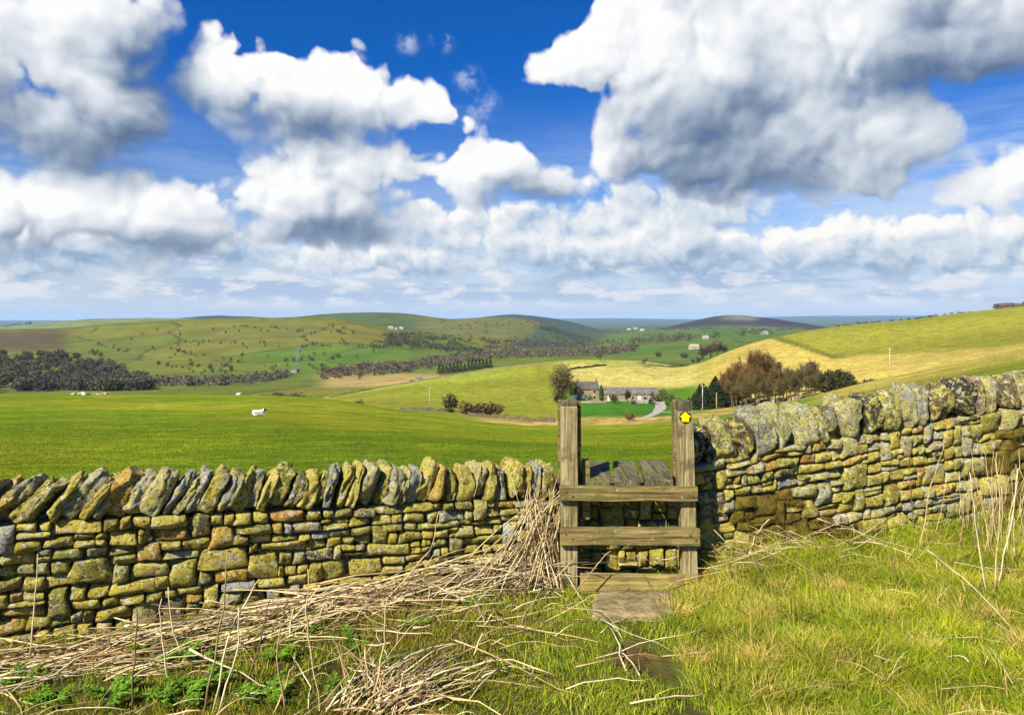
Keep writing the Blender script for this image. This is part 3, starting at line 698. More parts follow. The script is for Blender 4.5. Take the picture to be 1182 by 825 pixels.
def coping_mesh(run, q, zb, hgt, wid, dep, lean, yaw, rng, col, pw=7.0):
    """a slab set on edge on the wall top; lean in degrees (positive: top towards +s)"""
    v = CGV.copy(); nrm = (np.abs(v) ** pw).sum(1) ** (1 / pw); v = v / nrm[:, None]
    for _ in range(7):   # chipped arrises and split planes
        d = rng.normal(size=3); d /= np.linalg.norm(d); off = (rng.uniform(0.80, 1.12) if abs(d[2]) < 0.55 else rng.uniform(0.96, 1.15)) * (0.62 + 0.38 * np.abs(d).sum() / 1.732); e = v @ d - off; v = v - np.maximum(e, 0)[:, None] * d * 0.94
    seed = rng.uniform(0, 200)
    a = v[:, 0] * wid / 2; b = v[:, 1] * dep / 2; c = (v[:, 2] + 1) * hgt / 2; t = c / hgt
    tp = rng.uniform(0.72, 1.0); a = a * lerp(1.0, tp, t); b = b * lerp(1.0, rng.uniform(0.72, 0.95), t)
    c = c + rng.uniform(-0.2, 0.2) * a * t + rng.uniform(-0.12, 0.12) * b * t; a = a + rng.uniform(-0.12, 0.12) * b
    k = 0.16 * min(wid, 0.18)
    a = a + k * fbm(v[:, 0] * 1.3, v[:, 1] * 1.3 + seed, v[:, 2] * 1.6, 3); b = b + 0.03 * fbm(v[:, 0] * 1.5 + seed, v[:, 1] * 1.5, v[:, 2] * 1.5, 3)
    c = c + 0.10 * hgt * t * fbm(v[:, 0] * 1.4, v[:, 1] * 1.4, seed, 3)
    rough = 0.014 * fbm(a * 22 + seed, b * 22, c * 22, 4); a = a + rough * np.sign(v[:, 0]); b = b + rough * np.sign(v[:, 1])
    al = math.radians(lean); a2 = a * math.cos(al) + c * math.sin(al); c2 = -a * math.sin(al) + c * math.cos(al)
    ya = math.radians(yaw); a3 = a2 * math.cos(ya) - b * math.sin(ya); b3 = a2 * math.sin(ya) + b * math.cos(ya)
    return run.pt(q + a3, zb + c2, -b3 - 0.165), col
def moss_patch(run, blobs, stones, rng, name, parent):
    """a mat of moss over the faces and joints of the stones inside the ellipses (photo pixels)"""
    m = MB(); nn = np.array([run.n[0], run.n[1], 0.0])
    for V in stones:
        c = V.mean(0); x, y = 591 + F * c[0] / c[1], HOR - F * c[2] / c[1]
        e = min(((x - bx) / rx) ** 2 + ((y - by) / ry) ** 2 for bx, by, rx, ry in blobs)
        if e > 1.15 or (e > 0.5 and rng.uniform() < 0.25): continue
        g = V - c; out = g @ nn; g = g - np.outer(out, nn); W = c + g * 1.09 + np.outer(out, nn)
        n1 = fbm(W[:, 0] * 22, W[:, 1] * 22, W[:, 2] * 22, 4); W = W + np.outer(0.006 + 0.016 * np.maximum(n1 + 0.35, -0.2), nn)
        idx = np.arange(NU * NV).reshape(NV, NU); Q = np.stack([idx[:-1, :-1], idx[:-1, 1:], idx[1:, 1:], idx[1:, :-1]], -1).reshape(-1, 4); m.add(W, Q)
        k = rng.integers(0, len(W), 420); C = W[k] + rng.normal(size=(420, 3)) * 0.010 + np.outer(rng.uniform(-0.004, 0.008, 420), nn); Vl, Ql = leaves(C, 0.0055, rng); m.add(Vl, Ql)
    return m.build(name, M_MOSS, parent)
def fractions(K, rng, grow=0.0):
    w = rng.uniform(0.82, 1.2, K) * np.linspace(1 + grow, 1 - grow, K); return np.concatenate([[0], np.cumsum(w) / w.sum()])

def px_coping(run, x, ytop, ybase):
    """where a bearing meets the wall's front line: distance along it, depth"""
    u = (x - 591) / F; q = (u * run.p0[1] - run.p0[0]) / (run.d[0] - u * run.d[1]); Yd = run.p0[1] + q * run.d[1]
    return q, Yd, -(ytop - HOR) / F * Yd, -(ybase - HOR) / F * Yd

# left stretch: runs from the stile (q = 0) out past the left edge
LW = WallRun(WL0, WL1, -1.435, -1.245, -1.99, -1.975)
rng = np.random.default_rng(21)
w_left = empty('dry_stone_wall', (LW.p0[0], LW.p0[1], -1.99), 'long dry stone wall left of the wooden stile, slanting coping stones, yellow lichen', 'stone wall', 'dry stone wall beside the stile')
mb = MB(); stonework(LW, -0.04, 5.9, fractions(10, rng, 0.12), rng, (W_LOW, W_HIGH), mb); wall_core(LW, -0.02, 5.9, 0.02, 0.44, mb)
mb.build('stonework', M_STONE, w_left)
# coping: slant eases from about 40 degrees at the far left to upright at the stile
x = 641.0
while x > -330:
    big = rng.uniform() < 0.16
    lean = float(np.interp(x, [-300, 0, 60, 150, 260, 380, 480, 560, 640], [38, 40, 38, 30, 27, 22, 19, 9, 3])) + rng.normal() * 3.5
    wpx = float(np.interp(x, [-300, 0, 150, 350, 640], [24, 19, 15.5, 13.5, 14.5])) * rng.uniform(0.78, 1.2) * (1.45 if big else 1)
    q, Yd, _, _ = px_coping(LW, x - wpx / 2, 0, 0)
    wid = wpx / F * Yd * math.cos(math.radians(lean)) * 1.2
    hv = float(np.interp(x, [0, 640], [0.232, 0.285])) * rng.uniform(0.86, 1.10)
    hgt = hv / math.cos(math.radians(lean)) ** 0.7
    col = tint_pick(rng, [2, 2, 3, 3, 5, 4, 2.0, 0.3, 0.3, 2.0, 0.4])
    V, c = coping_mesh(LW, q, LW.top(q) - 0.015 + 0.5 * wid * math.sin(math.radians(lean)), hgt, wid, 0.34 * rng.uniform(0.85, 1.1), -lean, rng.uniform(-6, 6), rng, col)
    m = MB(); m.add(V, CGQ, None, c); m.build('coping_stone', M_STONE, w_left)
    x -= wpx

# right stretch: runs from the stile up the slope past the right edge
RW = WallRun(WR0, WR1, -1.165, -0.82, -2.02, -1.80)
rng = np.random.default_rng(33)
w_right = empty('dry_stone_wall', (RW.p0[0], RW.p0[1], -2.0), 'tall dry stone wall right of the stile, climbing the slope with big rounded coping', 'stone wall', 'dry stone wall beside the stile')
mb = MB(); stonework(RW, -0.02, 5.2, fractions(11, rng, 0.05), rng, (W_RIGHT, W_RIGHT), mb); R_STONES = list(mb.V); wall_core(RW, -0.02, 5.2, 0.02, 0.46, mb)
mb.build('stonework', M_STONE, w_right)
GRN, PALE, DRK, BRN, PNK, GRY = (0.26,0.25,0.10), (0.38,0.36,0.18), (0.055,0.052,0.045), (0.13,0.10,0.06), (0.30,0.20,0.15), (0.27,0.27,0.22)
CR = [ # x of middle, width, top row, base row, lean (negative: top to the left), tint
 (812,19,492,532,-12,DRK),(828,22,487,529,-22,DRK),(846,26,477,526,-20,GRN),(871,22,478,521,-16,BRN),(891,33,466,516,-24,GRY),
 (913,25,461,509,-22,PALE),(938,30,461,507,-8,PALE),(953,12,465,498,-8,GRN),(969,19,465,497,-2,BRN),(989,31,455,501,4,PALE),
 (1015,24,452,489,-4,DRK),(1034,22,447,487,2,GRN),(1052,15,441,481,6,PALE),(1065,17,440,480,8,GRY),(1083,17,443,480,16,BRN),(1097,15,440,478,10,GRN),
 (1122,31,435,476,6,DRK),(1136,14,433,472,-10,PNK),(1154,27,432,471,-6,PALE),(1173,15,431,468,2,BRN),(1190,24,426,468,6,PALE),
 (1216,30,424,466,4,GRY),(1244,26,420,463,-4,GRN),(1270,30,418,460,8,PALE),(1300,28,416,457,2,BRN),(1330,30,412,455,5,GRY)]
for (x, wp, yt, yb, lean, col) in CR:
    q, Yd, zt, zb = px_coping(RW, x, yt, yb)
    zt = -(yt - HOR) / F * (Yd + 0.30)
    zb2 = float(RW.top(q)) - 0.02; hgt = max(zt - zb2, 0.2) 
    V, c = coping_mesh(RW, q, zb2, hgt / math.cos(math.radians(lean)) * 0.98, wp / F * Yd * 1.08, 0.36, lean, rng.uniform(-8, 8), rng, np.array(col) * rng.uniform(0.9, 1.15), 6.0)
    m = MB(); m.add(V, CGQ, None, c); m.build('coping_stone', M_STONE, w_right)
for w_ in (w_left, w_right): w_['kind'] = 'thing'
def on_run(run, x, y):
    q, Yd, z, _ = px_coping(run, x, y, y); return float(q), float(z)
moss_patch(RW, [(868,582,24,16),(892,596,30,28),(905,575,20,16),(872,608,18,14),(912,616,24,14),(895,630,26,14),(945,606,24,9),(975,612,22,8)], R_STONES, rng, 'moss_patch', w_right)
moss_patch(RW, [(1150,535,12,20),(1166,520,18,28),(1178,560,20,32),(1160,582,14,18)], R_STONES, rng, 'moss_patch', w_right)
# low stretch the stile steps over
MW = WallRun((0.37, 5.52), (1.53, 5.52), -1.40, -1.40, -2.02, -2.02)
rng = np.random.default_rng(5)
w_mid = empty('dry_stone_wall', (0.95, 5.52, -2.0), 'low shaded stretch of stone wall under the steps of the wooden stile', 'stone wall', 'dry stone wall beside the stile')
w_mid['kind'] = 'thing'
mb = MB(); stonework(MW, 0.03, 1.12, fractions(6, rng, 0.0), rng, (W_LOW, W_HIGH), mb); wall_core(MW, 0.0, 1.16, 0.02, 0.40, mb); mb.build('stonework', M_STONE, w_mid)

# ------------------------------------------------------------------ the stile
def timber(mb, x0, x1, y0, y1, z0, z1, bev=0.008, shift=(0, 0), seed=0, taper=None):
    """a weathered timber: bevelled box, faces slightly worn; shift leans its top"""
    bm = bmesh.new(); bmesh.ops.create_cube(bm, size=1.0)
    for v in bm.verts: v.co = Vector((lerp(x0, x1, v.co.x + .5), lerp(y0, y1, v.co.y + .5), lerp(z0, z1, v.co.z + .5)))
    bmesh.ops.bevel(bm, geom=bm.edges[:], offset=bev, segments=2, affect='EDGES', profile=0.6)
    ax = int(np.argmax([x1 - x0, y1 - y0, z1 - z0])); lo, hi = [(x0, x1), (y0, y1), (z0, z1)][ax]
    for i in range(1, 14):
        c = lo + (hi - lo) * i / 14; no = Vector((0, 0, 0)); no[ax] = 1; co = Vector((0, 0, 0)); co[ax] = c
        bmesh.ops.bisect_plane(bm, geom=bm.verts[:] + bm.edges[:] + bm.faces[:], plane_co=co, plane_no=no)
    V = np.array([v.co[:] for v in bm.verts]); bm.verts.index_update()
    T = [];
    bmesh.ops.triangulate(bm, faces=bm.faces[:]); T = np.array([[v.index for v in f.verts] for f in bm.faces]); bm.free()
    w = 0.006 * fbm(V[:, 0] * 5 + seed, V[:, 1] * 5, V[:, 2] * 5, 3)
    for a in range(3):
        if a != ax: V[:, a] += w
    t = (V[:, 2] - z0) / (z1 - z0); V[:, 0] += shift[0] * t; V[:, 1] += shift[1] * t
    mb.add(V, None, T)
MW_POST = mat_wood('post_wood', 2, (0.40, 0.33, 0.15), (0.085, 0.06, 0.025), (0.56, 0.49, 0.27), 0.35)
MW_RAIL = mat_wood('rail_wood', 0, (0.27, 0.195, 0.06), (0.06, 0.042, 0.018), (0.36, 0.29, 0.11), 0.5)
MW_LOW = mat_wood('low_rail_wood', 0, (0.40, 0.31, 0.085), (0.12, 0.085, 0.03), (0.48, 0.41, 0.17), 0.5)
MW_PLANK = mat_wood('step_wood', 1, (0.15, 0.125, 0.06), (0.04, 0.034, 0.018), (0.21, 0.19, 0.10), 0.9)
MW_CAP = mat_wood('post_top_wood', 2, (0.13, 0.10, 0.05), (0.04, 0.032, 0.02), (0.24, 0.22, 0.13), 0.8)
stile = empty('wooden_stile', (0.87, 5.2, -2.0), 'weathered wooden step stile with tall posts crossing the stone wall', 'stile')
def post(name, x0, x1, y0, y1, z0, z1, shift, seed, mat=MW_POST, label=None):
    m = MB(); timber(m, x0, x1, y0, y1, z0, z1, 0.007, shift, seed); o = m.build(name, mat, stile, smooth=False)
    if label: o['label'] = label
    return o
SYL, SYR = 5.17, 5.17
p_l = post('post', 0.366, 0.490, SYL, SYL + 0.11, -2.25, -0.672, (0.0, 0), 1)
p_r = post('post', 1.288, 1.398, SYR, SYR + 0.11, -2.25, -0.708, (-0.048, 0), 2, label='post carrying the yellow waymark disc')
for pp, (xa, xb, za, zb) in ((p_l, (0.367, 0.489, -0.672, -0.632)), (p_r, (1.241, 1.350, -0.708, -0.634))):
    m = MB(); timber(m, xa, xb, SYL + 0.002, SYL + 0.112, za, zb, 0.010, (0, 0), 4); o = m.build('post_top', MW_CAP, pp, smooth=False, origin=tuple(stile.location)); 
post('post', 0.432, 0.528, 5.30, 5.40, -2.2, -0.655, (0, 0), 5, MW_RAIL)
post('post', 1.302, 1.390, 5.30, 5.40, -2.2, -0.70, (-0.02, 0), 6, MW_RAIL)
post('post', 0.40, 0.50, 5.99, 6.09, -2.3, -0.73, (0, 0), 15, MW_RAIL)
post('post', 1.40, 1.50, 5.99, 6.09, -2.3, -0.73, (0, 0), 16, MW_RAIL)
post('step_support', 0.532, 0.592, 5.26, 5.34, -1.545, -1.095, (0, 0), 7, MW_RAIL)
post('step_support', 1.262, 1.300, 5.26, 5.34, -1.545, -1.14, (0, 0), 8, MW_RAIL)
for (x0, x1, z0, z1, y0, tilt, mat, sd) in ((0.352, 1.376, -1.362, -1.256, 5.122, -0.006, MW_RAIL, 9), (0.356, 1.392, -1.690, -1.562, 5.122, -0.008, MW_RAIL, 10), (0.50, 1.30, -2.02, -1.885, 5.06, -0.012, MW_LOW, 11)):
    m = MB(); timber(m, x0, x1, y0, y0 + 0.045, z0, z1, 0.006, (0, 0), sd)
    for v in m.V: v[:, 2] += tilt * (v[:, 0] - x0)
    m.build('rail', mat, stile, smooth=False)
m = MB(); timber(m, 0.36, 1.48, 6.095, 6.14, -1.50, -1.40, 0.006, (0, 0), 19); m.build('rail', MW_RAIL, stile, smooth=False)
for (x0, x1, sd) in ((0.553, 0.740, 12), (0.771, 0.965, 13), (0.997, 1.212, 14)):
    m = MB(); timber(m, x0, x1, 5.19, 5.90, -1.292, -1.226 + 0.004 * (sd - 13), 0.012, (0, 0), sd * 3)
    for v in m.V: v[:, 0] += 0.125 * (v[:, 1] - 5.19)
    m.build('step_board', MW_PLANK, stile, smooth=False)
def nail(parent, x, y, z, r=0.008):
    m = MB(); V, Q = tubes([[[x, y + 0.004, z], [x, y - 0.003, z]]], np.array([[r, r * 0.9]]), 4); m.add(V, Q); return m.build('nail', M_IRON, parent, origin=tuple(stile.location))
M_IRON = mat_plain('rusty_iron', (0.05, 0.035, 0.025), 0.7)
M_YEL = mat_plain('yellow_plastic', (0.88, 0.60, 0.0), 0.45, 0.05); M_BLK = mat_plain('black_plastic', (0.015, 0.018, 0.015), 0.4, 0.1)
# waymark: round black disc with a yellow arrow pointing up
def disc(cx, y, cz, r, th, n=40):
    a = np.linspace(0, 2 * math.pi, n, endpoint=False); V = []
    for yy, rr in ((y, r), (y - th, r), (y - th - 0.001, r * 0.95)): V += [[cx + rr * math.cos(t), yy, cz + rr * math.sin(t)] for t in a]
    V = np.array(V + [[cx, y - th - 0.001, cz]]); i = np.arange(n); k = (i + 1) % n
    Q = np.concatenate([np.stack([i, k, k + n, i + n], 1), np.stack([i + n, k + n, k + 2 * n, i + 2 * n], 1)]); T = np.stack([i + 2 * n, k + 2 * n, np.full(n, 3 * n)], 1)
    return V, Q, T
wx, wy, wz = 1.291, SYR - 0.004, -0.752
m = MB(); V, Q, T = disc(wx, wy, wz, 0.044, 0.004); m.add(V, Q, T); wm = m.build('waymark_disc', M_BLK, stile, smooth=False)
pts = [(a_ * 0.9, b_ * 0.9) for a_, b_ in [(-0.030, -0.036), (0.030, -0.036), (0.030, 0.000), (0.046, 0.004), (0.0, 0.047), (-0.046, 0.004), (-0.030, 0.000)]]
V = np.array([[wx + a, wy - 0.0065, wz + b] for a, b in pts] + [[wx + a, wy - 0.004, wz + b] for a, b in pts]); k = len(pts)
bm = bmesh.new(); vs = [bm.verts.new(v) for v in V]; bm.faces.new(vs[:k])
for i in range(k): bm.faces.new((vs[i], vs[(i + 1) % k], vs[k + (i + 1) % k], vs[k + i]))
bmesh.ops.recalc_face_normals(bm, faces=bm.faces[:])
me = bpy.data.meshes.new('arrow'); bm.to_mesh(me); bm.free(); me.materials.append(M_YEL); me.transform(Matrix.Translation(-Vector(stile.location))); link('arrow', me, wm)
for (x, z) in ((0.40, -1.30), (0.45, -1.33), (1.30, -1.31), (1.34, -1.335), (0.40, -1.61), (0.45, -1.645), (1.32, -1.62), (1.36, -1.655)):
    nail(stile, x, 5.121, z)

# flat stone in front of the stile
rng = np.random.default_rng(9)
c0 = near_spot(732, 706)
slab = MB(); v = CGV.copy(); v = v / ((np.abs(v) ** 7).sum(1) ** (1 / 7))[:, None]
px = v[:, 0] * 0.27; py = v[:, 1] * 0.20; pz = v[:, 2] * 0.055
px = px + 0.04 * fbm(v[:, 0] * 1.2, v[:, 1] * 1.6, 3, 3) + 0.05 * v[:, 1]; py = py + 0.03 * fbm(v[:, 0] * 1.6 + 7, v[:, 1] * 1.2, 1, 3); pz = pz + 0.008 * fbm(px * 14, py * 14, pz * 30, 3)
slab.add(np.stack([c0[0] + px, c0[1] + py, c0[2] + 0.02 + pz], 1), CGQ, None, (0.21, 0.165, 0.075))
o = slab.mesh('stepping_stone', M_SLAB, True, tuple(c0)); o = link('stepping_stone', o); o.location = c0
tag(o, 'flat worn stone slab set in the grass at the foot of the stile', 'stone')

# ------------------------------------------------------------------ grass
def blades(P, H, W, lean_dir, lean, rng):
    """curved three-segment blades: P (n,3) roots"""
    n = len(P); a = rng.uniform(0, 2 * math.pi, n); wv = np.stack([np.cos(a), np.sin(a), np.zeros(n)], 1) * W[:, None]
    ld = np.stack([np.cos(lean_dir), np.sin(lean_dir), np.zeros(n)], 1)
    V = np.zeros((n, 7, 3))
    for k, (t, w) in enumerate(((0, 1.0), (0.4, 0.85), (0.75, 0.55))):
        c = P + ld * (lean * H * t ** 2)[:, None]; c[:, 2] += H * t * (1 - 0.35 * lean * t)
        V[:, 2 * k] = c - wv * w; V[:, 2 * k + 1] = c + wv * w
    c = P + ld * (lean * H)[:, None]; c[:, 2] += H * (1 - 0.35 * lean); V[:, 6] = c
    base = (np.arange(n) * 7)[:, None, None]
    Q = (np.array([[0, 1, 3, 2], [2, 3, 5, 4]])[None] + base).reshape(-1, 4); T = (np.array([[4, 5, 6]])[None] + base).reshape(-1, 3)
    return V.reshape(-1, 3), Q, T
def build_grass():
    rng = np.random.default_rng(11)
    N = 1250000
    Y = rng.uniform(2.2, 7.4, N); X = rng.uniform(-1, 1, N) * (0.78 * Y + 1.9)
    wy = wall_y(X); gap = wy - Y
    ok = gap > 0.0; X, Y, gap = X[ok], Y[ok], gap[ok]
    n1 = fbm(X * 1.3, Y * 1.3, 7.0, 4); n2 = fbm(X * 3.1, Y * 3.1, 2.0, 4); n3 = fbm(X * 8, Y * 8, 5.0, 2)
    right = sst(X, 0.85, 1.45); left = sst(-X, -0.25, 0.35)
    path = np.exp(-((X - 0.62 - 0.16 * (4.6 - Y) + 0.1 * n2) / 0.20) ** 2) * (1 - sst(Y, 4.35, 4.7))
    slab_m = (np.abs(X - c0[0]) < 0.24) & (np.abs(Y - c0[1]) < 0.18)
    dens = 0.52 + 0.40 * right - 0.10 * left * sst(-n2, -0.25, 0.15) - 0.50 * sst(path + 0.8 * n2, 0.35, 0.95) + 0.35 * n3
    dens = np.where(slab_m, 0, dens); dens = np.where((X > 0.36) & (X < 1.5) & (gap < 0.42), dens * 0.12, dens)
    k = rng.uniform(0, 1, len(X)) < dens * 0.62
    X, Y, gap, n1, n2, n3, right, left = [v[k] for v in (X, Y, gap, n1, n2, n3, right, left)]
    Z = near_ground(X, Y); n = len(X)
    H = rng.gamma(5, 0.2, n) * (0.034 + 0.030 * right * (1 + 0.9 * n2) + 0.02 * np.maximum(n1, 0))
    H = H * (1 + 0.7 * np.exp(-(gap / 0.35) ** 2) * right); H = np.clip(H, 0.012, 0.26)
    W = rng.uniform(0.0011, 0.0024, n) * (1 + 4 * H)
    ld = rng.uniform(0, 2 * math.pi, n) * 0.7 + fbm(X * 2, Y * 2, 8, 2) * 5; lean = rng.uniform(0.1, 1.0, n)
    V, Q, T = blades(np.stack([X, Y, Z - 0.004], 1), H, W, ld, lean, rng)
    g1, g2, g3, st = np.array((0.205, 0.315, 0.008)), np.array((0.46, 0.47, 0.022)), np.array((0.085, 0.17, 0.010)), np.array((0.72, 0.54, 0.14))
    t = rng.uniform(0, 1, n)[:, None]; c = lerp(g1, g2, t); c = lerp(c, g3, sst(n3 + rng.normal(size=n) * 0.2, 0.2, 0.6)[:, None] * 0.7)
    dry = sst(n1 + 0.55 * n2 + 0.35 * rng.normal(size=n), 0.10, 0.55) * (0.2 + 0.45 * right) + (rng.uniform(0, 1, n) < 0.06)
    c = lerp(c, st * rng.uniform(0.6, 1.15, n)[:, None], np.clip(dry, 0, 1)[:, None]); mossy = left * sst(n1 * 0.6 + n2 + 0.3 * rng.normal(size=n), -0.25, 0.3) * 0.8
    c = lerp(c, np.array((0.26, 0.20, 0.025)), mossy[:, None]); c = c * rng.uniform(0.75, 1.25, n)[:, None]
    me = np_mesh('grass', V, [Q, T], M_GRASS, np.repeat(c, 7, 0), True); o = link('grass', me); tag(o, 'green and straw coloured grass growing in front of the wall', 'grass', kind='stuff')
    # tussocks: denser taller fans
    m = MB()
    tx = rng.uniform(1.0, 5.8, 330); ty = rng.uniform(2.6, 6.1, 330)
    for X0, Y0 in zip(tx, ty):
        if wall_y(X0) - Y0 < 0.1: continue
        nb = rng.integers(90, 220); r = rng.uniform(0.05, 0.15); a = rng.uniform(0, 2 * math.pi, nb); rr = r * np.sqrt(rng.uniform(0, 1, nb))
        px, py = X0 + rr * np.cos(a), Y0 + rr * np.sin(a); H = rng.uniform(0.5, 1.0, nb) * rng.uniform(0.07, 0.19)
        V, Q, T = blades(np.stack([px, py, near_ground(px, py) - 0.005], 1), H, rng.uniform(0.0012, 0.0026, nb), a + rng.normal(size=nb) * 0.6, rng.uniform(0.2, 1.1, nb), rng)
        b = lerp(g1, g2, rng.uniform()) if rng.uniform() < (0.66 if X0 < 3.2 else 0.3) else st
        c = b * rng.uniform(0.7, 1.2, nb)[:, None]; sw = rng.uniform(0, 1, nb) < 0.2; c[sw] = st * 0.9
        m.add(V, Q, T, np.repeat(c, 7, 0))
    o = m.build('grass_tussocks', M_GRASS); tag(o, 'tall grass tussocks standing in the rough grass right of the path', 'grass', kind='stuff')
    # turf of the field just beyond the wall
    N = 260000; D = np.exp(math.log(5.6) + (math.log(90) - math.log(5.6)) * rng.uniform(0, 1, N) ** 1.05); tn = rng.uniform(-0.98, 0.98, N); X = tn * D
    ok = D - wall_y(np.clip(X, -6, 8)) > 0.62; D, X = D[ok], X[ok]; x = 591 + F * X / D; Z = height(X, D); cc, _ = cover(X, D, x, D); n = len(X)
    s = D / 14.0 * np.where(D > 40, rng.uniform(0.6, 1.0, n), 1)
    V, Q, T = blades(np.stack([X, D, Z - 0.01], 1), rng.uniform(0.025, 0.06, n) * s ** 0.35, rng.uniform(0.004, 0.009, n) * s ** 0.8, rng.uniform(0, 6.28, n), rng.uniform(0.2, 1.2, n), rng)
    c = cc * np.array([1.0, 1.02, 1.0]) * rng.uniform(0.75, 1.3, n)[:, None]
    o = link('meadow_grass', np_mesh('meadow_grass', V, [Q, T], M_GRASS, np.repeat(c, 7, 0), True)); tag(o, 'short bright green turf of the field beyond the wall', 'grass', kind='stuff')
build_grass()

# ------------------------------------------------------------------ dead stalks
STW = np.array([(0.50, 0.37, 0.17), (0.60, 0.47, 0.25), (0.34, 0.23, 0.10), (0.18, 0.11, 0.05), (0.62, 0.51, 0.30)])
def stalk_paths(A, B, sag, rng, k=6, wig=0.012):
    A, B = np.asarray(A, float), np.asarray(B, float); n = len(A); t = np.linspace(0, 1, k)[None, :, None]
    P = A[:, None] * (1 - t) + B[:, None] * t; P[..., 2] += (np.asarray(sag)[:, None] * 4 * t[..., 0] * (1 - t[..., 0]))
    L = np.linalg.norm(B - A, axis=1)[:, None, None]
    P = P + rng.normal(size=(n, k, 3)) * wig * L * 0.6
    # some stalks are broken: a sharp kink
    kk = rng.integers(1, k - 1, n); sel = rng.uniform(size=n) < 0.26
    for i in np.where(sel)[0]: P[i, kk[i]:] += rng.normal(size=3) * 0.05 * L[i, 0, 0] * np.linspace(0, 1, k - kk[i])[:, None] * 3
    return P
def build_stalks():
    rng = np.random.default_rng(17); m = MB()
    def emit(A, B, sag, r0, r1, wig=0.012):
        P = stalk_paths(A, B, sag, rng, 6, wig); n = len(P)
        g = near_ground(P[..., 0], P[..., 1]); P[..., 2] = np.maximum(P[..., 2], g + 0.004)
        f = wall_y(P[..., 0]) - 0.035; P[..., 1] = np.minimum(P[..., 1], f)
        rad = np.linspace(1, 0.5, 6)[None] * (rng.uniform(0.55, 1.25, n) * rng.uniform(r0, r1, n))[:, None] * rng.uniform(0.8, 1.2, (n, 6))
        V, Q = tubes(P, rad); c = STW[rng.integers(0, len(STW), n)] * rng.uniform(0.8, 1.3, n)[:, None]
        m.add(V, Q, None, np.repeat(c, 24, 0) * np.repeat(np.where(rng.uniform(size=(n, 6)) < 0.2, 0.6, 1.0).ravel(), 4)[:, None])
    # 1: swathe lying along the foot of the left wall, thickening towards the stile
    n = 560; X = rng.uniform(-4.0, 0.42, n); gap = np.abs(rng.normal(size=n)) * 0.24 + np.interp(X, [-4, -2.2, -1.2, -0.3, 0.3], [0.30, 0.22, 0.10, 0.04, 0.03])
    gap = np.minimum(gap, 0.95); Y = wall_y(X) - gap; L = rng.uniform(0.3, 1.25, n)
    mound = (0.03 + 0.15 * sst(X, -1.9, 0.1)) * np.exp(-(gap / 0.42) ** 2)
    z = near_ground(X, Y) + mound * rng.uniform(0.1, 1.0, n) ** 0.7
    sl = math.atan2(1.4, 3.39); a = sl + rng.normal(size=n) * 0.34 + np.where(rng.uniform(size=n) < 0.15, rng.normal(size=n) * 0.9, 0)
    d = np.stack([np.cos(a), np.sin(a), rng.normal(size=n) * 0.10 + 0.10 * sst(X, -1.5, 0.2)], 1) * (L / 2)[:, None]; C = np.stack([X, Y, z], 1)
    emit(C - d, C + d, rng.uniform(-0.03, 0.05, n), 0.0030, 0.0066)
    # 2: fan leaning up against the stile's left post
    n = 150; t = rng.uniform(size=n); B = np.stack([rng.uniform(0.10, 0.37, n), rng.uniform(5.20, 5.44, n), rng.uniform(-1.80, -1.27, n)], 1)
    X = 0.34 - np.abs(rng.normal(size=n)) * 0.42 + 0.05; Y = wall_y(np.minimum(X, 0.36)) - rng.uniform(0.12, 0.5, n); A = np.stack([X, Y, near_ground(X, Y) + rng.uniform(0, 0.06, n)], 1)
    emit(A, B, rng.uniform(-0.09, 0.02, n), 0.0028, 0.0058, 0.02)
    # 3: loose litter below the swathe, out to the lower left corner
    n = 560; X = rng.uniform(-3.3, 0.8, n); Y = rng.uniform(2.6, 5.0, n); gap = wall_y(np.minimum(X, .36)) - Y
    ok = (gap > 0.3) & (rng.uniform(size=n) < np.exp(-np.maximum(gap - 0.4, 0) * 0.75)); X, Y = X[ok], Y[ok]; n = len(X)
    a = rng.normal(size=n) * 0.75 + 0.4; L = rng.uniform(0.10, 0.7, n); C = np.stack([X, Y, near_ground(X, Y) + rng.uniform(0.01, 0.07, n)], 1)
    d = np.stack([np.cos(a), np.sin(a), rng.normal(size=n) * 0.12], 1) * (L / 2)[:, None]
    emit(C - d, C + d, rng.uniform(-0.01, 0.06, n), 0.0026, 0.0060, 0.02)
    # 4: second sheaf fanning out of the bottom edge
    n = 120; c = near_spot(430, 822); A = np.stack([c[0] + rng.normal(size=n) * 0.13, c[1] + rng.normal(size=n) * 0.10, np.full(n, c[2]) + rng.uniform(0, 0.05, n)], 1)
    a = rng.normal(size=n) * 0.7 + 0.85; L = rng.uniform(0.2, 0.7, n); B = A + np.stack([np.cos(a) * L, np.sin(a) * L, rng.uniform(-0.03, 0.16, n)], 1)
    emit(A, B, rng.uniform(0, 0.07, n), 0.0028, 0.0062, 0.02)
    o = m.build('dead_stalks', M_STALK); tag(o, 'heap of pale dead stalks lying along the foot of the left wall', 'dead stalks', kind='stuff')
    # 5: litter under the right wall and in the right grass
    m = MB(); n = 95; X = 1.6 + rng.gamma(1.2, 0.55, n); gap = np.abs(rng.normal(size=n)) * 0.22 + 0.04; Y = wall_y(X) - gap; a = rng.normal(size=n) * 0.5 - 0.05; L = rng.uniform(0.15, 0.7, n)
    C = np.stack([X, Y, near_ground(X, Y) + rng.uniform(0.03, 0.16, n)], 1); d = np.stack([np.cos(a), np.sin(a), rng.normal(size=n) * 0.35], 1) * (L / 2)[:, None]; emit(C - d, C + d, rng.uniform(-0.03, 0.05, n), 0.0016, 0.0034, 0.02)
    n = 130; X = rng.uniform(0.9, 4.4, n); Y = rng.uniform(3.0, 5.6, n); a = rng.normal(size=n) * 1.2; L = rng.uniform(0.1, 0.45, n)
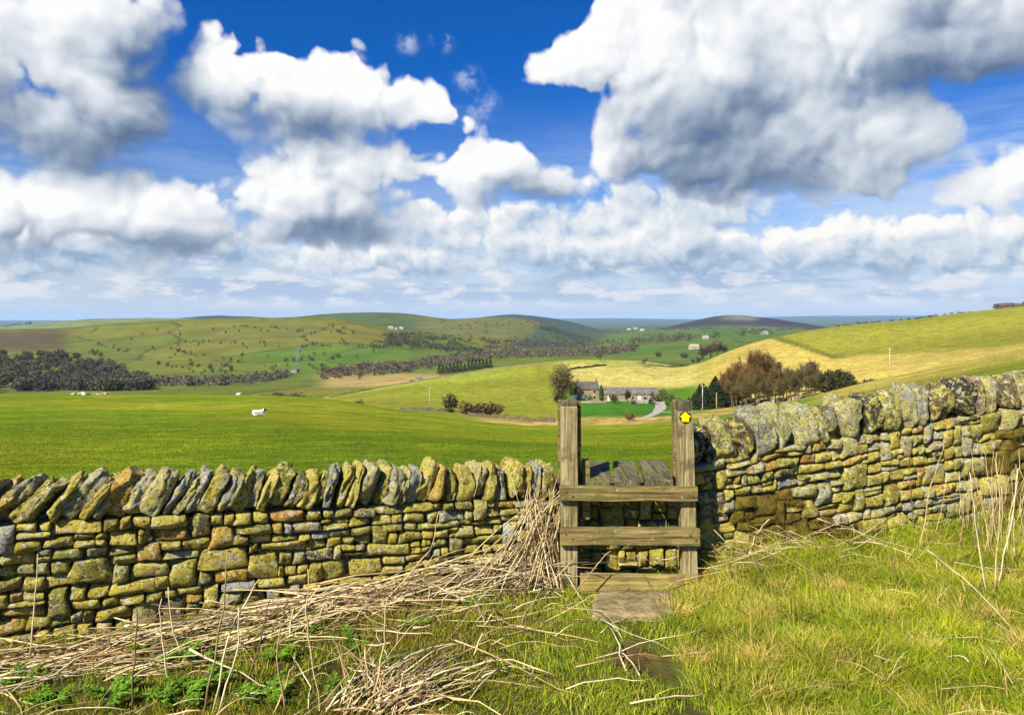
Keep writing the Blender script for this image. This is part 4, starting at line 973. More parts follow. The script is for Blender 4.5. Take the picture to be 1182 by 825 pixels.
    C = np.stack([X, Y, near_ground(X, Y) + rng.uniform(0.03, 0.10, n)], 1); d = np.stack([np.cos(a), np.sin(a), rng.normal(size=n) * 0.25], 1) * (L / 2)[:, None]; emit(C - d, C + d, rng.uniform(-0.03, 0.05, n), 0.0013, 0.0028, 0.02)
    # clump of standing stems against the right edge of the wall
    n = 95; X = rng.normal(size=n) * 0.30 + 4.15; gap = rng.uniform(0.12, 0.75, n); Y = wall_y(X) - gap; A = np.stack([X, Y, near_ground(X, Y)], 1); L = rng.uniform(0.25, 0.85, n)
    B = A + np.stack([rng.normal(size=n) * 0.16 * L + 0.05, rng.normal(size=n) * 0.08 * L, L], 1); emit(A, B, np.zeros(n), 0.0016, 0.0034, 0.03)
    o = m.build('dead_stalks', M_STALK); tag(o, 'thin straw coloured stems lying and standing at the right wall', 'dead stalks', kind='stuff')
build_stalks()
def dry_stalk(pxs, base_y, label, r=0.0058, lift=0.0, fwd=0.0):
    """one upright stalk: pxs = picture points from the root up; depth follows the root's place, leaning by fwd"""
    b = near_spot(pxs[0][0], base_y); Yd = b[1]; P = []
    for i, (x, y) in enumerate(pxs):
        Yk = Yd + fwd * i / (len(pxs) - 1); P.append(((x - 591) / F * Yk, Yk, -(y - HOR) / F * Yk))
    P = np.array(P); P[0] = b; t = np.linspace(0, 1, len(P)); tt = np.linspace(0, 1, 9)
    Q_ = np.stack([np.interp(tt, t, P[:, k]) for k in range(3)], 1); Q_[1:] += np.random.default_rng(int(pxs[0][0] * 7)).normal(size=(8, 3)) * 0.004
    V, Q = tubes(Q_[None], np.linspace(1, 0.5, 9)[None] * r, 4); rg = np.random.default_rng(int(pxs[0][0]))
    m = MB(); m.add(V, Q, None, STW[rg.integers(0, 5)] * rg.uniform(0.85, 1.1))
    o = link('dry_stalk', m.mesh('dry_stalk', M_STALK, True, tuple(b))); o.location = b; return tag(o, label, 'dry stalk', 'single dry stalks standing up in front of the wall')
for pts, lab in [
 ([(33,762),(40,700),(44,640)], 'tall thin dry stalk standing alone at the left end of the wall'),
 ([(152,830),(156,760),(160,700)], 'short stout dry stalk standing at the bottom left corner'),
 ([(196,800),(188,740),(184,690)], 'dry stalk leaning a little left, second of the pair before the left wall'),
 ([(210,760),(198,720),(193,680)], 'thin dry stalk behind the leaning pair before the left wall'),
 ([(245,828),(262,740),(285,690),(300,668)], 'thick pale dry stalk rising slantwise, tallest of the left sheaf'),
 ([(252,828),(275,750),(276,700)], 'dry stalk bound close beside the thickest slanting one'),
 ([(236,830),(258,700),(262,640)], 'brown upright dry stalk crossing the yellow stones left of the heap'),
 ([(285,790),(300,740),(312,690)], 'pale dry stalk slanting right behind the thick sheaf'),
 ([(330,828),(318,760),(325,715)], 'crooked dry stalk in the middle of the left heap'),
 ([(316,828),(335,775),(343,748)], 'straight dry stalk low in front, leaning right'),
 ([(363,775),(354,720),(356,655)], 'slender dry stalk standing before the big square yellow stone'),
 ([(430,820),(443,740),(446,690)], 'grey dry stalk standing straight near the bottom sheaf'),
 ([(424,800),(421,744),(450,742)], 'dry stalk snapped over at a right angle like a hook'),
 ([(440,700),(475,660),(500,630),(506,590)], 'long bowed dry stalk arching up across the wall'),
 ([(492,650),(497,620),(500,590)], 'short dry stalk just right of the bowed one'),
 ([(606,700),(607,650),(608,625)], 'straight dry stalk in front of the fan by the stile'),
 ([(545,760),(560,720),(568,708)], 'short thick dry stalk leaning right below the swathe'),
 ([(562,725),(552,700),(545,690)], 'short dry stalk leaning left below the swathe'),
 ([(660,690),(690,650),(705,635)], 'dry stalk leaning across the bottom rail of the stile'),
 ([(742,690),(790,668),(860,655)], 'long dry stalk lying from the bottom rail out to the right'),
 ([(862,650),(870,620),(888,598)], 'bent dry stalk before the brown moss on the right wall'),
 ([(880,680),(876,655),(872,640)], 'short dry stalk below the brown moss'),
 ([(988,628),(986,610),(983,605)], 'stub of dry stalk under the middle of the right wall'),
 ([(1034,682),(1033,660),(1032,645)], 'upright dry stalk alone in the rough grass'),
 ([(1056,620),(1050,560),(1049,510)], 'thin dry stalk standing before the right wall, left of the clump'),
 ([(1060,640),(1075,560),(1092,505)], 'dry stalk slanting right out of the grass before the wall'),
 ([(1140,690),(1125,600),(1120,545)], 'tall dry stalk leaning left in the clump at the right edge'),
 ([(1148,690),(1155,590),(1150,530)], 'tallest upright dry stalk of the clump at the right edge'),
 ([(1150,680),(1168,600),(1176,540)], 'dry stalk leaning right at the right edge'),
 ([(1180,735),(1110,665),(1070,635)], 'long dry stalk lying slantwise on the right grass'),
 ([(970,700),(966,680),(962,672)], 'short dry stalk in the middle of the right grass')]:
    dry_stalk(pts, min(pts[0][1], 824), lab)

# ------------------------------------------------------------------ fresh green plants pushing through the stalks
def leafy_mesh(rng, R):
    m = MB(); nl = rng.integers(9, 15)
    for i in range(nl):
        a = rng.uniform(0, 2 * math.pi); L = R * rng.uniform(0.6, 1.1); up = rng.uniform(0.3, 1.0)
        t = np.linspace(0.1, 1, 8); ax = np.stack([np.cos(a) * t * L * 0.8, np.sin(a) * t * L * 0.8, up * L * (t - 0.45 * t ** 2)], 1)
        V, Q = segs(ax[:-1], ax[1:], np.full(7, 0.0018), np.full(7, 0.0014)); c = np.array((0.14, 0.27, 0.02)) * rng.uniform(0.8, 1.3); m.add(V, Q, None, c)
        for k in range(2, 8):
            for sd in (-1, 1):
                for q in range(3):
                    w = L * 0.30 * (1.1 - 0.5 * t[k]); aa = a + sd * rng.uniform(0.6, 1.3); d = np.array([np.cos(aa), np.sin(aa), rng.uniform(-0.2, 0.4)]) * w * rng.uniform(0.5, 1)
                    s_ = np.array([-np.sin(aa), np.cos(aa), rng.uniform(-.3, .3)]) * w * 0.24; p = ax[k] + rng.normal(size=3) * 0.004
                    m.add(np.array([p, p + d * .5 + s_, p + d, p + d * .5 - s_]), [[0, 1, 2, 3]], None, c * rng.uniform(0.75, 1.25))
    return m
LP = [(361,716,.10,'round tuft of fresh green leaves high in the stalk heap'),(412,738,.12,'large bright green leaf tuft in the middle of the heap'),(209,756,.11,'green leaf tuft beside the thick slanting stalks'),
 (238,782,.14,'broad leafy green clump under the left sheaf'),(306,803,.13,'yellow-green leafy clump at the bottom of the heap'),(205,806,.13,'leafy green plant at the foot of the left sheaf'),(319,752,.09,'small leaf tuft behind the crooked stalk'),
 (451,760,.09,'small green tuft beside the grey upright stalk'),(236,752,.09,'small leaf tuft left of the heap'),(130,800,.12,'leafy plant among the flat stalks at lower left'),(28,782,.10,'leaf tuft at the left edge of the heap'),
 (60,806,.11,'leafy plant in the bottom left corner'),(478,715,.10,'fresh green tuft below the swathe, left of the bare bank'),(506,790,.09,'green tuft on the bare mossy bank'),(548,690,.08,'small green tuft where the swathe rises to the stile'),
 (168,742,.09,'leaf tuft close under the yellow stones'),(700,693,.06,'tiny leaves growing under the bottom rail, left side'),(742,692,.06,'tiny leaves growing under the bottom rail, middle'),(770,690,.06,'tiny leaves growing under the bottom rail, right side'),(392,790,.11,'green leaf tuft in front of the bottom sheaf')]
for i, (x, y, R, lab) in enumerate(LP):
    rng = np.random.default_rng(100 + i); b = near_spot(x, y + 8); o = link('leafy_plant', leafy_mesh(rng, R * 1.3).mesh('leafy_plant', M_LEAF, False)); o.location = b
    tag(o, lab, 'plant', 'fresh leafy plants among the dead stalks')

# ------------------------------------------------------------------ farmstead
def gable_house(root, L, Wd, eave, ridge, wall_c, roof_c, doors=(), windows=(), chimneys=(), over=0.25):
    """long axis along local x, front facing -y; openings are real recessed parts (x, z, w, h, colour) on the front"""
    m = MB(); V = np.array([[-L/2, 0, -0.8], [L/2, 0, -0.8], [L/2, Wd, -0.8], [-L/2, Wd, -0.8], [-L/2, 0, eave], [L/2, 0, eave], [L/2, Wd, eave], [-L/2, Wd, eave], [-L/2, Wd/2, ridge], [L/2, Wd/2, ridge]])
    m.add(V, [[0, 1, 5, 4], [1, 2, 6, 5], [2, 3, 7, 6], [3, 0, 4, 7]], [[5, 6, 9], [7, 4, 8]], wall_c); w = m.build('wall', M_WALLING, root, False, origin=(0, 0, 0))
    m = MB(); e = eave - over * (ridge - eave) / (Wd / 2); t = 0.16
    for s_ in (0, 1):
        y0 = -over if s_ == 0 else Wd + over; a = np.array([[-L/2 - .15, y0, e], [L/2 + .15, y0, e], [L/2 + .15, Wd/2, ridge], [-L/2 - .15, Wd/2, ridge]]); b = a + [0, 0, t]
        m.add(np.concatenate([a, b]), BOXF, None, roof_c)
    r = m.build('roof', M_WALLING, root, False, origin=(0, 0, 0))
    for (cx, h) in chimneys:
        m = MB(); m.add(box_v(cx - .45, cx + .45, Wd/2 - .35, Wd/2 + .35, ridge - 0.5, ridge + h), BOXF, None, wall_c)
        for px_ in (-.2, .2): m.add(box_v(cx + px_ - .1, cx + px_ + .1, Wd/2 - .1, Wd/2 + .1, ridge + h, ridge + h + .3), BOXF, None, (0.25, 0.12, 0.07))
        m.build('chimney', M_WALLING, r, False, origin=(0, 0, 0))
    for (x, z, ww, hh, c) in windows:
        m = MB()
        for q in ((x - ww/2 - .12, x + ww/2 + .12, z + hh, z + hh + .2), (x - ww/2 - .12, x + ww/2 + .12, z - .14, z), (x - ww/2 - .12, x - ww/2, z, z + hh), (x + ww/2, x + ww/2 + .12, z, z + hh)):
            m.add(box_v(q[0], q[1], -.06, .0, q[2], q[3]), BOXF, None, (0.42, 0.38, 0.30))
        f = m.build('window', M_WALLING, root, False, origin=(0, 0, 0))
        m = MB(); m.add(box_v(x - ww/2, x + ww/2, -.02, .02, z, z + hh), BOXF, None, c); m.build('pane', M_PAINT, f, False, origin=(0, 0, 0))
    for (x, ww, hh, c) in doors:
        m = MB(); m.add(box_v(x - ww/2, x + ww/2, -.04, .04, 0, hh), BOXF, None, c); d = m.build('door', M_PAINT, root, False, origin=(0, 0, 0))
    return root
GLS = (0.03, 0.035, 0.04); SLATE = (0.095, 0.085, 0.072); GRIT = (0.28, 0.205, 0.11)
fp = spot(679.5, 268); fp.z -= 0.1
fh = empty('farmhouse', fp, 'two storey stone farmhouse with dark slate roof beside the bare tree', 'farmhouse', rz=math.radians(5))
gable_house(fh, 8.4, 6.6, 4.6, 7.1, GRIT, SLATE, doors=[(0.2, 1.0, 2.0, (0.10, 0.22, 0.14))], windows=[(-2.4, 3.0, 1.0, 1.1, GLS), (2.2, 3.0, 1.0, 1.1, GLS), (-2.4, 0.7, 1.1, 1.3, (0.55, 0.6, 0.55)), (2.3, 0.8, 1.0, 1.2, GLS)], chimneys=[(-3.7, 0.9), (3.7, 0.9)])
bp = spot(728.5, 266); bp.z -= 0.1
bn = empty('stone_barn', bp, 'long low stone barn with patchy slate roof right of the farmhouse', 'barn', rz=math.radians(-2))
gable_house(bn, 20.5, 6.4, 2.9, 5.0, GRIT, (0.13, 0.115, 0.095), doors=[(3.2, 1.6, 2.2, (0.55, 0.50, 0.38)), (-8.6, 1.1, 2.1, (0.6, 0.62, 0.58)), (7.2, 1.2, 2.2, (0.45, 0.42, 0.36))], windows=[(-5.2, 0.8, 0.9, 1.2, (0.5, 0.5, 0.45)), (-2.0, 0.8, 1.0, 1.2, GLS), (0.6, 0.8, 1.0, 1.2, GLS), (5.3, 0.8, 1.0, 1.2, GLS), (8.9, 0.9, 0.8, 1.0, GLS)])
# lighter relaid slates in the barn roof, a rooflight
roof = [c for c in bn.children if c.name.startswith('roof')][0]
sp = spot(662.5, 262); sh = empty('outbuilding', sp, 'tiny pale outbuilding at the left end of the farmhouse', 'outbuilding')
gable_house(sh, 1.7, 2.2, 1.9, 2.5, (0.62, 0.60, 0.55), (0.4, 0.38, 0.35), doors=[(0, 0.8, 1.6, (0.35, 0.33, 0.3))], over=.1)
def strip_sheet(name, pts, wid, mat, col, lift=0.06, kind='structure', n=60):
    """a track laid on the ground through pixel/distance points"""
    P = np.array([[(x - 591) / F * D, D] for x, D in pts]); t = np.linspace(0, 1, len(P)); tt = np.linspace(0, 1, n)
    C = np.stack([np.interp(tt, t, P[:, 0]), np.interp(tt, t, P[:, 1])], 1)
    for _ in range(3): C[1:-1] = (C[:-2] + 2 * C[1:-1] + C[2:]) / 4
    d = np.gradient(C, axis=0); d /= np.linalg.norm(d, axis=1)[:, None]; nn = np.stack([-d[:, 1], d[:, 0]], 1); W = np.interp(tt, np.linspace(0, 1, len(wid)), wid)
    w = (W / 2)[:, None] * (1 + 0.15 * fbm(tt * 20, 0, 3, 2))[:, None]; rows = [C + nn * w * k for k in (-1, -.5, 0, .5, 1)]
    V = np.stack([np.concatenate([r, height(r[:, 0], r[:, 1])[:, None] + lift], 1) for r in rows], 1); i = np.arange(n - 1)[:, None]; j = np.arange(4)[None]
    Q = np.stack([i * 5 + j, i * 5 + j + 1, (i + 1) * 5 + j + 1, (i + 1) * 5 + j], -1).reshape(-1, 4)
    m = MB(); m.add(V.reshape(-1, 3), Q, None, col); o = m.build(name, mat); tag(o, kind=kind); return o
strip_sheet('farm_track', [(724, 172), (745, 186), (757, 208), (763, 240), (762, 258), (758, 264)], [1.2, 2.0, 2.8, 3.6, 4.6, 5], M_WALLING, (0.34, 0.30, 0.235))
strip_sheet('side_track', [(764, 214), (775, 212), (790, 213), (806, 216)], [3, 2.4, 2, 1.5], M_WALLING, (0.46, 0.40, 0.33), 0.064)
def low_wall(name, pts, h, th, col, label, cat='field wall', group=None, rough=0.55, n=None):
    P = np.array([[(x - 591) / F * D, D] for x, D in pts]); seg = np.linalg.norm(np.diff(P, axis=0), axis=1); s_ = np.concatenate([[0], np.cumsum(seg)]); n = n or int(max(20, s_[-1] / 0.9))
    tt = np.linspace(0, s_[-1], n); C = np.stack([np.interp(tt, s_, P[:, 0]), np.interp(tt, s_, P[:, 1])], 1); d = np.gradient(C, axis=0); d /= np.linalg.norm(d, axis=1)[:, None] + 1e-9; nn = np.stack([-d[:, 1], d[:, 0]], 1)
    hh = h * (1 + rough * fbm(tt * 0.6, 3, 1, 3)); V = []; z = height(C[:, 0], C[:, 1])
    for k, f in ((-1, 0), (-.8, 1), (.8, 1), (1, 0)): xy = C + nn * k * th / 2; V.append(np.concatenate([xy, (z + (hh if f else -0.4))[:, None]], 1))
    V = np.stack(V, 1); i = np.arange(n - 1)[:, None]; j = np.arange(3)[None]; Q = np.stack([i * 4 + j, i * 4 + j + 1, (i + 1) * 4 + j + 1, (i + 1) * 4 + j], -1).reshape(-1, 4)
    Q = np.concatenate([Q, [[0, 3, 2, 1], [4 * n - 4, 4 * n - 3, 4 * n - 2, 4 * n - 1]]])
    m = MB(); cc = np.array(col) * (1 + 0.3 * vnoise(V[..., 0].ravel() * 2, V[..., 1].ravel() * 2, V[..., 2].ravel() * 3))[:, None]; m.add(V.reshape(-1, 3), Q, None, cc)
    o0 = Vector(V[n // 2, 0]); o = link(name, m.mesh(name, M_WALLING, False, tuple(o0))); o.location = o0; o['kind'] = 'thing'; return tag(o, label, cat, group)
low_wall('garden_wall', [(727, 254), (748, 255), (752, 258)], 1.5, 0.4, (0.36, 0.31, 0.24), 'pale low garden wall in front of the stone barn')
low_wall('garden_wall', [(656, 256), (690, 257), (700, 258)], 0.9, 0.4, (0.30, 0.25, 0.17), 'low stone garden wall below the farmhouse front')
low_wall('field_wall', [(462, 205), (490, 200), (525, 195), (560, 188)], 0.8, 0.5, (0.10, 0.085, 0.06), 'dark field wall at the near foot of the sunny left pasture')
low_wall('field_wall', [(540, 184), (575, 180), (610, 176), (640, 173)], 0.9, 0.5, (0.11, 0.09, 0.05), 'dark broken field wall running down towards the rushes', rough=0.8)
low_wall('field_wall', [(655, 392), (662, 398), (676, 402), (690, 408), (700, 411)], 1.1, 0.6, (0.06, 0.05, 0.03), 'dark wall curving over the knoll behind the farm')
low_wall('field_wall', [(735, 425), (752, 418), (775, 422), (795, 436)], 0.9, 0.6, (0.12, 0.10, 0.06), 'field wall along the right brow of the knoll')
low_wall('field_wall', [(380, 400), (430, 425), (500, 440), (560, 440), (640, 410)], 0.6, 0.4, (0.16, 0.15, 0.07), 'pale field wall across the top of the left pasture')
low_wall('field_wall', [(790, 262), (830, 255), (870, 240), (930, 225)], 1.0, 0.5, (0.25, 0.21, 0.13), 'pale field wall in front of the plantation')

# ------------------------------------------------------------------ trees
def bare_tree_parts(rng, H, spread, forks=5, twigs=1200, twig_r=0.02, trunk_r=None, col=(0.10, 0.075, 0.05), tcol=(0.12, 0.09, 0.06), low=0.22, upright=0.5, kind='round'):
    """trunk mesh and crown mesh: limbs, branches and a haze of twigs"""
    trunk_r = trunk_r or H * 0.022; P0, P1, R0, R1 = [], [], [], []; tips = []
    def limb(p, d, L, r, lev):
        k = 3
        for i in range(k):
            q = p + d * L / k; P0.append(p); P1.append(q); R0.append(r); R1.append(r * 0.8); r *= 0.8; p = q
            d = d + rng.normal(size=3) * 0.16; d[2] += 0.05 * upright; d /= np.linalg.norm(d); tips.append((p, d, lev))
            if lev < 3 and (i > 0 or lev > 0):
                for _ in range(2 if lev < 2 else 1):
                    e = d + rng.normal(size=3) * 0.62; e[2] = abs(e[2]) * 0.8 + 0.12; e /= np.linalg.norm(e); limb(p, e, L * rng.uniform(0.45, 0.7), r * 0.55, lev + 1)
    base = np.array([0, 0, 0.0]); n0 = len(P0)
    t_h = H * low; tp = [np.array([0, 0, -0.5]), np.array([rng.normal() * .02 * H, rng.normal() * .02 * H, t_h * 0.6]), np.array([rng.normal() * .03 * H, rng.normal() * .03 * H, t_h])]
    tr = MB(); V, Q = segs(tp[:-1], tp[1:], [trunk_r * 1.3, trunk_r], [trunk_r, trunk_r * .85], 6); tr.add(V, Q, None, tcol)
    for i in range(forks):
        a = 2 * math.pi * (i + rng.uniform(0, .6)) / forks; s_ = rng.uniform(0.35, 1.0) * (1 - upright * 0.55); d = np.array([math.cos(a) * s_, math.sin(a) * s_, 1.0]); d /= np.linalg.norm(d)
        limb(tp[-1] - np.array([0, 0, rng.uniform(0, .3) * t_h]), d, H * rng.uniform(0.33, 0.5), trunk_r * 0.6, 0)
    cr = MB(); P0a, P1a = np.array(P0), np.array(P1)
    # fit the crown to the wanted height and spread
    top = P1a[:, 2].max(); sx = max(np.abs(P1a[:, :2]).max(), 1e-3); kz = (H * 0.93 - t_h) / (top - t_h); kx = spread * 0.46 / sx
    def fit(p): p = p.copy(); p[:, 2] = np.where(p[:, 2] > t_h, t_h + (p[:, 2] - t_h) * kz, p[:, 2]); p[:, :2] *= kx; return p
    V, Q = segs(fit(P0a), fit(P1a), np.maximum(R0, twig_r), np.maximum(R1, twig_r)); cr.add(V, Q, None, tcol)
    T = [t for t in tips if t[2] >= 1]; sel = rng.integers(0, len(T), twigs); A = fit(np.array([T[i][0] for i in sel])) + rng.normal(size=(twigs, 3)) * H * 0.018
    D = np.array([T[i][1] for i in sel]) + rng.normal(size=(twigs, 3)) * 0.6; D[:, 2] += 0.25 * upright; D /= np.linalg.norm(D, axis=1)[:, None]
    B = A + D * (H * rng.uniform(0.05, 0.12, twigs))[:, None]; V, Q = segs(A, B, np.full(twigs, twig_r), np.full(twigs, twig_r * .4)); c = np.array(col) * rng.uniform(0.6, 1.4, twigs)[:, None]; cr.add(V, Q, None, np.repeat(c, 6, 0))
    return tr, cr
def conifer_parts(rng, H, W, n=420, col=(0.018, 0.034, 0.014)):
    tr = MB(); V, Q = segs([[0, 0, -.5]], [[0, 0, H * .95]], [H * .02], [0.03], 5); tr.add(V, Q, None, (0.07, 0.05, 0.035)); cr = MB()
    t = rng.uniform(0.0, 1, n) ** 0.8; a = rng.uniform(0, 6.283, n); r = W / 2 * np.minimum(1.0, 1.25 * (1 - t) ** 0.8) * rng.uniform(0.35, 1.05, n) * (1 + 0.22 * np.sin(a * 3 + t * 9)); z = H * (0.10 + 0.9 * t)
    C = np.stack([r * np.cos(a), r * np.sin(a), z - 0.12 * r], 1); V, Q = leaves(C, H * 0.05 * (1.1 - 0.6 * t), rng, 0.3, 0.6); c = np.array(col) * rng.uniform(0.5, 1.7, n)[:, None]; cr.add(V, Q, None, np.repeat(c, 4, 0)); return tr, cr
def bush_parts(rng, W, H, n=260, col=(0.05, 0.06, 0.02), lobes=6):
    C = []; 
    for i in range(lobes):
        a = rng.uniform(0, 6.283); r = W * 0.28 * math.sqrt(rng.uniform()); cz = H * rng.uniform(0.35, 0.66); cx, cy = r * math.cos(a), r * math.sin(a); k = n // lobes
        d = rng.normal(size=(k, 3)); d /= np.linalg.norm(d, axis=1)[:, None]; d *= (rng.uniform(0.55, 1.05, k))[:, None]; C.append(d * [W * .26, W * .26, H * .38] + [cx, cy, cz])
    C = np.concatenate(C); C[:, 2] = np.abs(C[:, 2]); V, Q = leaves(C, W * 0.055 * rng.uniform(0.6, 1.4, len(C)), rng); c = np.array(col) * rng.uniform(0.55, 1.6, len(C))[:, None]; cr = MB(); cr.add(V, Q, None, np.repeat(c, 4, 0))
    tr = MB(); V, Q = segs([[0, 0, -.3], [0, 0, 0], [0, 0, 0]], [[0, 0, H * .3], [W * .15, 0, H * .5], [-W * .14, .05, H * .5]], [W * .03] * 3, [W * .02] * 3, 4); tr.add(V, Q, None, (0.08, 0.06, 0.04)); return tr, cr
def plant_tree(parts, name, p, label, cat='tree', group=None, rz=0.0, crown='crown', mat=None):
    e = empty(name, p, label, cat, group, rz); mt = parts[0].mesh('trunk', M_TWIG, True) if isinstance(parts[0], MB) else parts[0]; mc = parts[1].mesh(crown, mat or M_TWIG, False) if isinstance(parts[1], MB) else parts[1]
    link('trunk', mt, e); link(crown, mc, e); return e
def proto(parts, mat=None): return (parts[0].mesh('trunk', M_TWIG, True), parts[1].mesh('crown', mat or M_TWIG, False))
def again(e, p, rz, sc, label=None, group=None):
    c = copy_tree(e); c.location = p; c.rotation_euler = (0, 0, rz); c.scale = (sc[0], sc[0], sc[1])
    if label: c['label'] = label
    if group: c['group'] = group
    return c
rng = np.random.default_rng(41)
ft = bare_tree_parts(rng, 15.0, 13.0, 9, 5200, 0.022, 0.40, (0.13, 0.105, 0.045), (0.11, 0.085, 0.05), 0.07, 0.35)
fb2 = bush_parts(rng, 12.5, 14.5, 2600, (0.115, 0.092, 0.036), 14)[1]
for V_, Q_, C_ in zip(fb2.V, fb2.Q, fb2.C):
    ctr = V_.reshape(-1, 4, 3).mean(1, keepdims=True); V_ = (ctr + (V_.reshape(-1, 4, 3) - ctr) * 0.42).reshape(-1, 3); ft[1].add(V_, Q_, None, C_)
plant_tree(ft, 'bare_tree', spot(648, 262), 'big bare spreading tree at the left of the farmhouse')
plant_tree(bush_parts(rng, 6.0, 5.2, 700, (0.050, 0.040, 0.012), 7), 'ivy_bush', spot(645, 250), 'dense olive bush under the big bare farm tree', 'bush', mat=M_FOL)
plant_tree(bush_parts(rng, 5.0, 8.0, 600, (0.028, 0.050, 0.018), 6), 'evergreen_bush', spot(662, 272), 'dark evergreen bush behind the left gable of the farmhouse', 'bush', mat=M_FOL)
plant_tree(conifer_parts(rng, 6.2, 3.6, 500, (0.022, 0.045, 0.02)), 'conifer', spot(694, 269), 'narrow dark conifer in the gap between farmhouse and barn', 'tree', mat=M_FOL)
plant_tree(bush_parts(rng, 4.6, 3.0, 420, (0.035, 0.05, 0.018)), 'garden_shrub', spot(709, 257), 'round dark shrub before the left part of the barn', 'shrub', mat=M_FOL)
plant_tree(bush_parts(rng, 2.8, 2.6, 260, (0.06, 0.07, 0.02)), 'garden_shrub', spot(681, 260), 'small shrub against the farmhouse front', 'shrub', mat=M_FOL)
plant_tree(bush_parts(rng, 2.0, 3.2, 220, (0.14, 0.10, 0.02)), 'garden_shrub', spot(699, 259), 'yellowish shrub at the left end of the barn', 'shrub', mat=M_FOL)
plant_tree(bare_tree_parts(rng, 6.5, 4.2, 5, 800, 0.03, 0.12, (0.12, 0.075, 0.04), low=.2), 'garden_tree', spot(724, 250), 'small bare reddish tree in front of the barn doors')
plant_tree(conifer_parts(rng, 4.9, 3.2, 420, (0.02, 0.042, 0.026)), 'conifer', spot(753, 250), 'small dark conifer at the right end of the pale garden wall', 'tree', mat=M_FOL)
plant_tree(bush_parts(rng, 3.4, 3.0, 260, (0.03, 0.04, 0.016)), 'garden_shrub', spot(760, 262), 'dark shrub beside the farm track at the barn end', 'shrub', mat=M_FOL)
plant_tree(bush_parts(rng, 4.0, 2.0, 260, (0.10, 0.06, 0.02)), 'lawn_bush', spot(726, 176), 'low brown bush at the bottom edge of the lawn', 'bush', mat=M_FOL)
for (x, D, w, h, c, lab) in [(768, 268, 5, 3.6, (0.09, 0.10, 0.025), 'olive bush right of the farm track, nearest the barn'), (776, 262, 4.2, 3.0, (0.05, 0.075, 0.02), 'green bush in the middle of the row right of the track'), (770, 246, 3.4, 2.2, (0.06, 0.09, 0.02), 'low green bush at the bend of the farm track'), (764, 278, 4.4, 5.0, (0.09, 0.07, 0.035), 'tall thin brown bush behind the barn end'), (783, 255, 3.6, 2.6, (0.11, 0.09, 0.03), 'brownish bush next to the plantation, left of it')]:
    plant_tree(bush_parts(rng, w, h, 260, c), 'track_bush', spot(x, D), lab, 'bush', 'bushes beside the farm track', mat=M_FOL)
for (x, D, w, h, c, lab) in [(518, 196, 7.0, 5.6, (0.055, 0.055, 0.022), 'tallest dark bush on the wall below the left pasture'), (538, 192, 5.0, 3.6, (0.075, 0.05, 0.022), 'brown bush, second along the wall below the left pasture'), (549, 191, 5.4, 3.2, (0.06, 0.045, 0.02), 'low brown bush in the middle of the wall bushes'), (562, 190, 6.5, 4.0, (0.10, 0.06, 0.022), 'reddish bush next to last along the wall below the pasture'), (574, 189, 5.0, 3.8, (0.08, 0.06, 0.025), 'last bush at the right end of the pasture wall'), (414, 212, 3.2, 2.6, (0.09, 0.07, 0.02), 'lone little bush on the field brow, far left of the pole')]:
    plant_tree(bush_parts(rng, w, h, 420, c), 'wall_bush', spot(x, D), lab, 'bush', 'bushes along the pasture wall', mat=M_FOL)
plant_tree(bare_tree_parts(rng, 7.0, 6.5, 5, 900, 0.05, 0.2, (0.13, 0.10, 0.05), low=.25), 'bare_tree', spot(693, 428), 'lone round bare tree on the knoll above the farm')
plant_tree(bare_tree_parts(rng, 6.0, 7.0, 5, 420, 0.045, 0.15, (0.20, 0.16, 0.08), low=.25), 'bare_tree', spot(743, 410), 'thin pale bare tree on the right of the knoll')
# plantation right of the farm: dark pines, rusty larches, bare broadleaves, holly at the far end
P_PINE = [proto(conifer_parts(rng, 13, 9.5, 1500, (0.020, 0.034, 0.012)), M_FOL) for _ in range(3)]
P_LARCH = [proto(bare_tree_parts(rng, 15, 6.5, 8, 2300, 0.035, 0.2, (0.165, 0.09, 0.028), (0.11, 0.08, 0.045), .18, .7)) for _ in range(3)]
P_BARE = [proto(bare_tree_parts(rng, 13, 6.5, 7, 1500, 0.04, 0.18, c_, (0.11, 0.085, 0.05), .22, .8)) for c_ in ((0.10, 0.078, 0.025), (0.085, 0.075, 0.03), (0.115, 0.085, 0.028))]
P_PURP = [proto(bare_tree_parts(rng, 10, 7, 7, 1600, 0.045, 0.18, (0.085, 0.05, 0.045), (0.08, 0.06, 0.045), .15, .4)) for _ in range(2)]
P_HOLLY = [proto(bush_parts(rng, 8, 7.5, 1100, (0.035, 0.036, 0.012), 9), M_FOL) for _ in range(2)]
def stand(protos, name, label, spots, group, cat='tree', s0=0.85, s1=1.15, grow=1.0):
    first = {}
    for i, (x, D, s_) in enumerate(spots):
        k = i % len(protos); sc = s_ * grow * rng.uniform(s0, s1); p = spot(x, D); p.z -= 0.2
        if k not in first: first[k] = plant_tree(protos[k], name, p, label, cat, group, rng.uniform(0, 6)); first[k].scale = (sc, sc, sc)
        else: again(first[k], p, rng.uniform(0, 6), (sc * rng.uniform(.9, 1.1), sc))
stand(P_PINE, 'pine', 'dark green pine at the left end of the plantation', [(795, 232, .42), (801, 226, .55), (808, 238, .8), (815, 228, .78), (822, 242, 1.0), (829, 230, .9), (836, 246, 1.15), (812, 250, .85), (842, 236, .95), (826, 256, 1.1)], 'pines of the plantation', grow=0.74)
stand(P_LARCH, 'larch', 'rusty brown leafless larch in the plantation', [(838, 240, .85), (846, 232, .95), (853, 246, 1.1), (861, 236, 1.05), (868, 250, 1.2), (876, 240, 1.05), (858, 226, .8), (884, 252, 1.1), (848, 258, 1.1), (872, 230, .9)], 'larches of the plantation', grow=0.98)
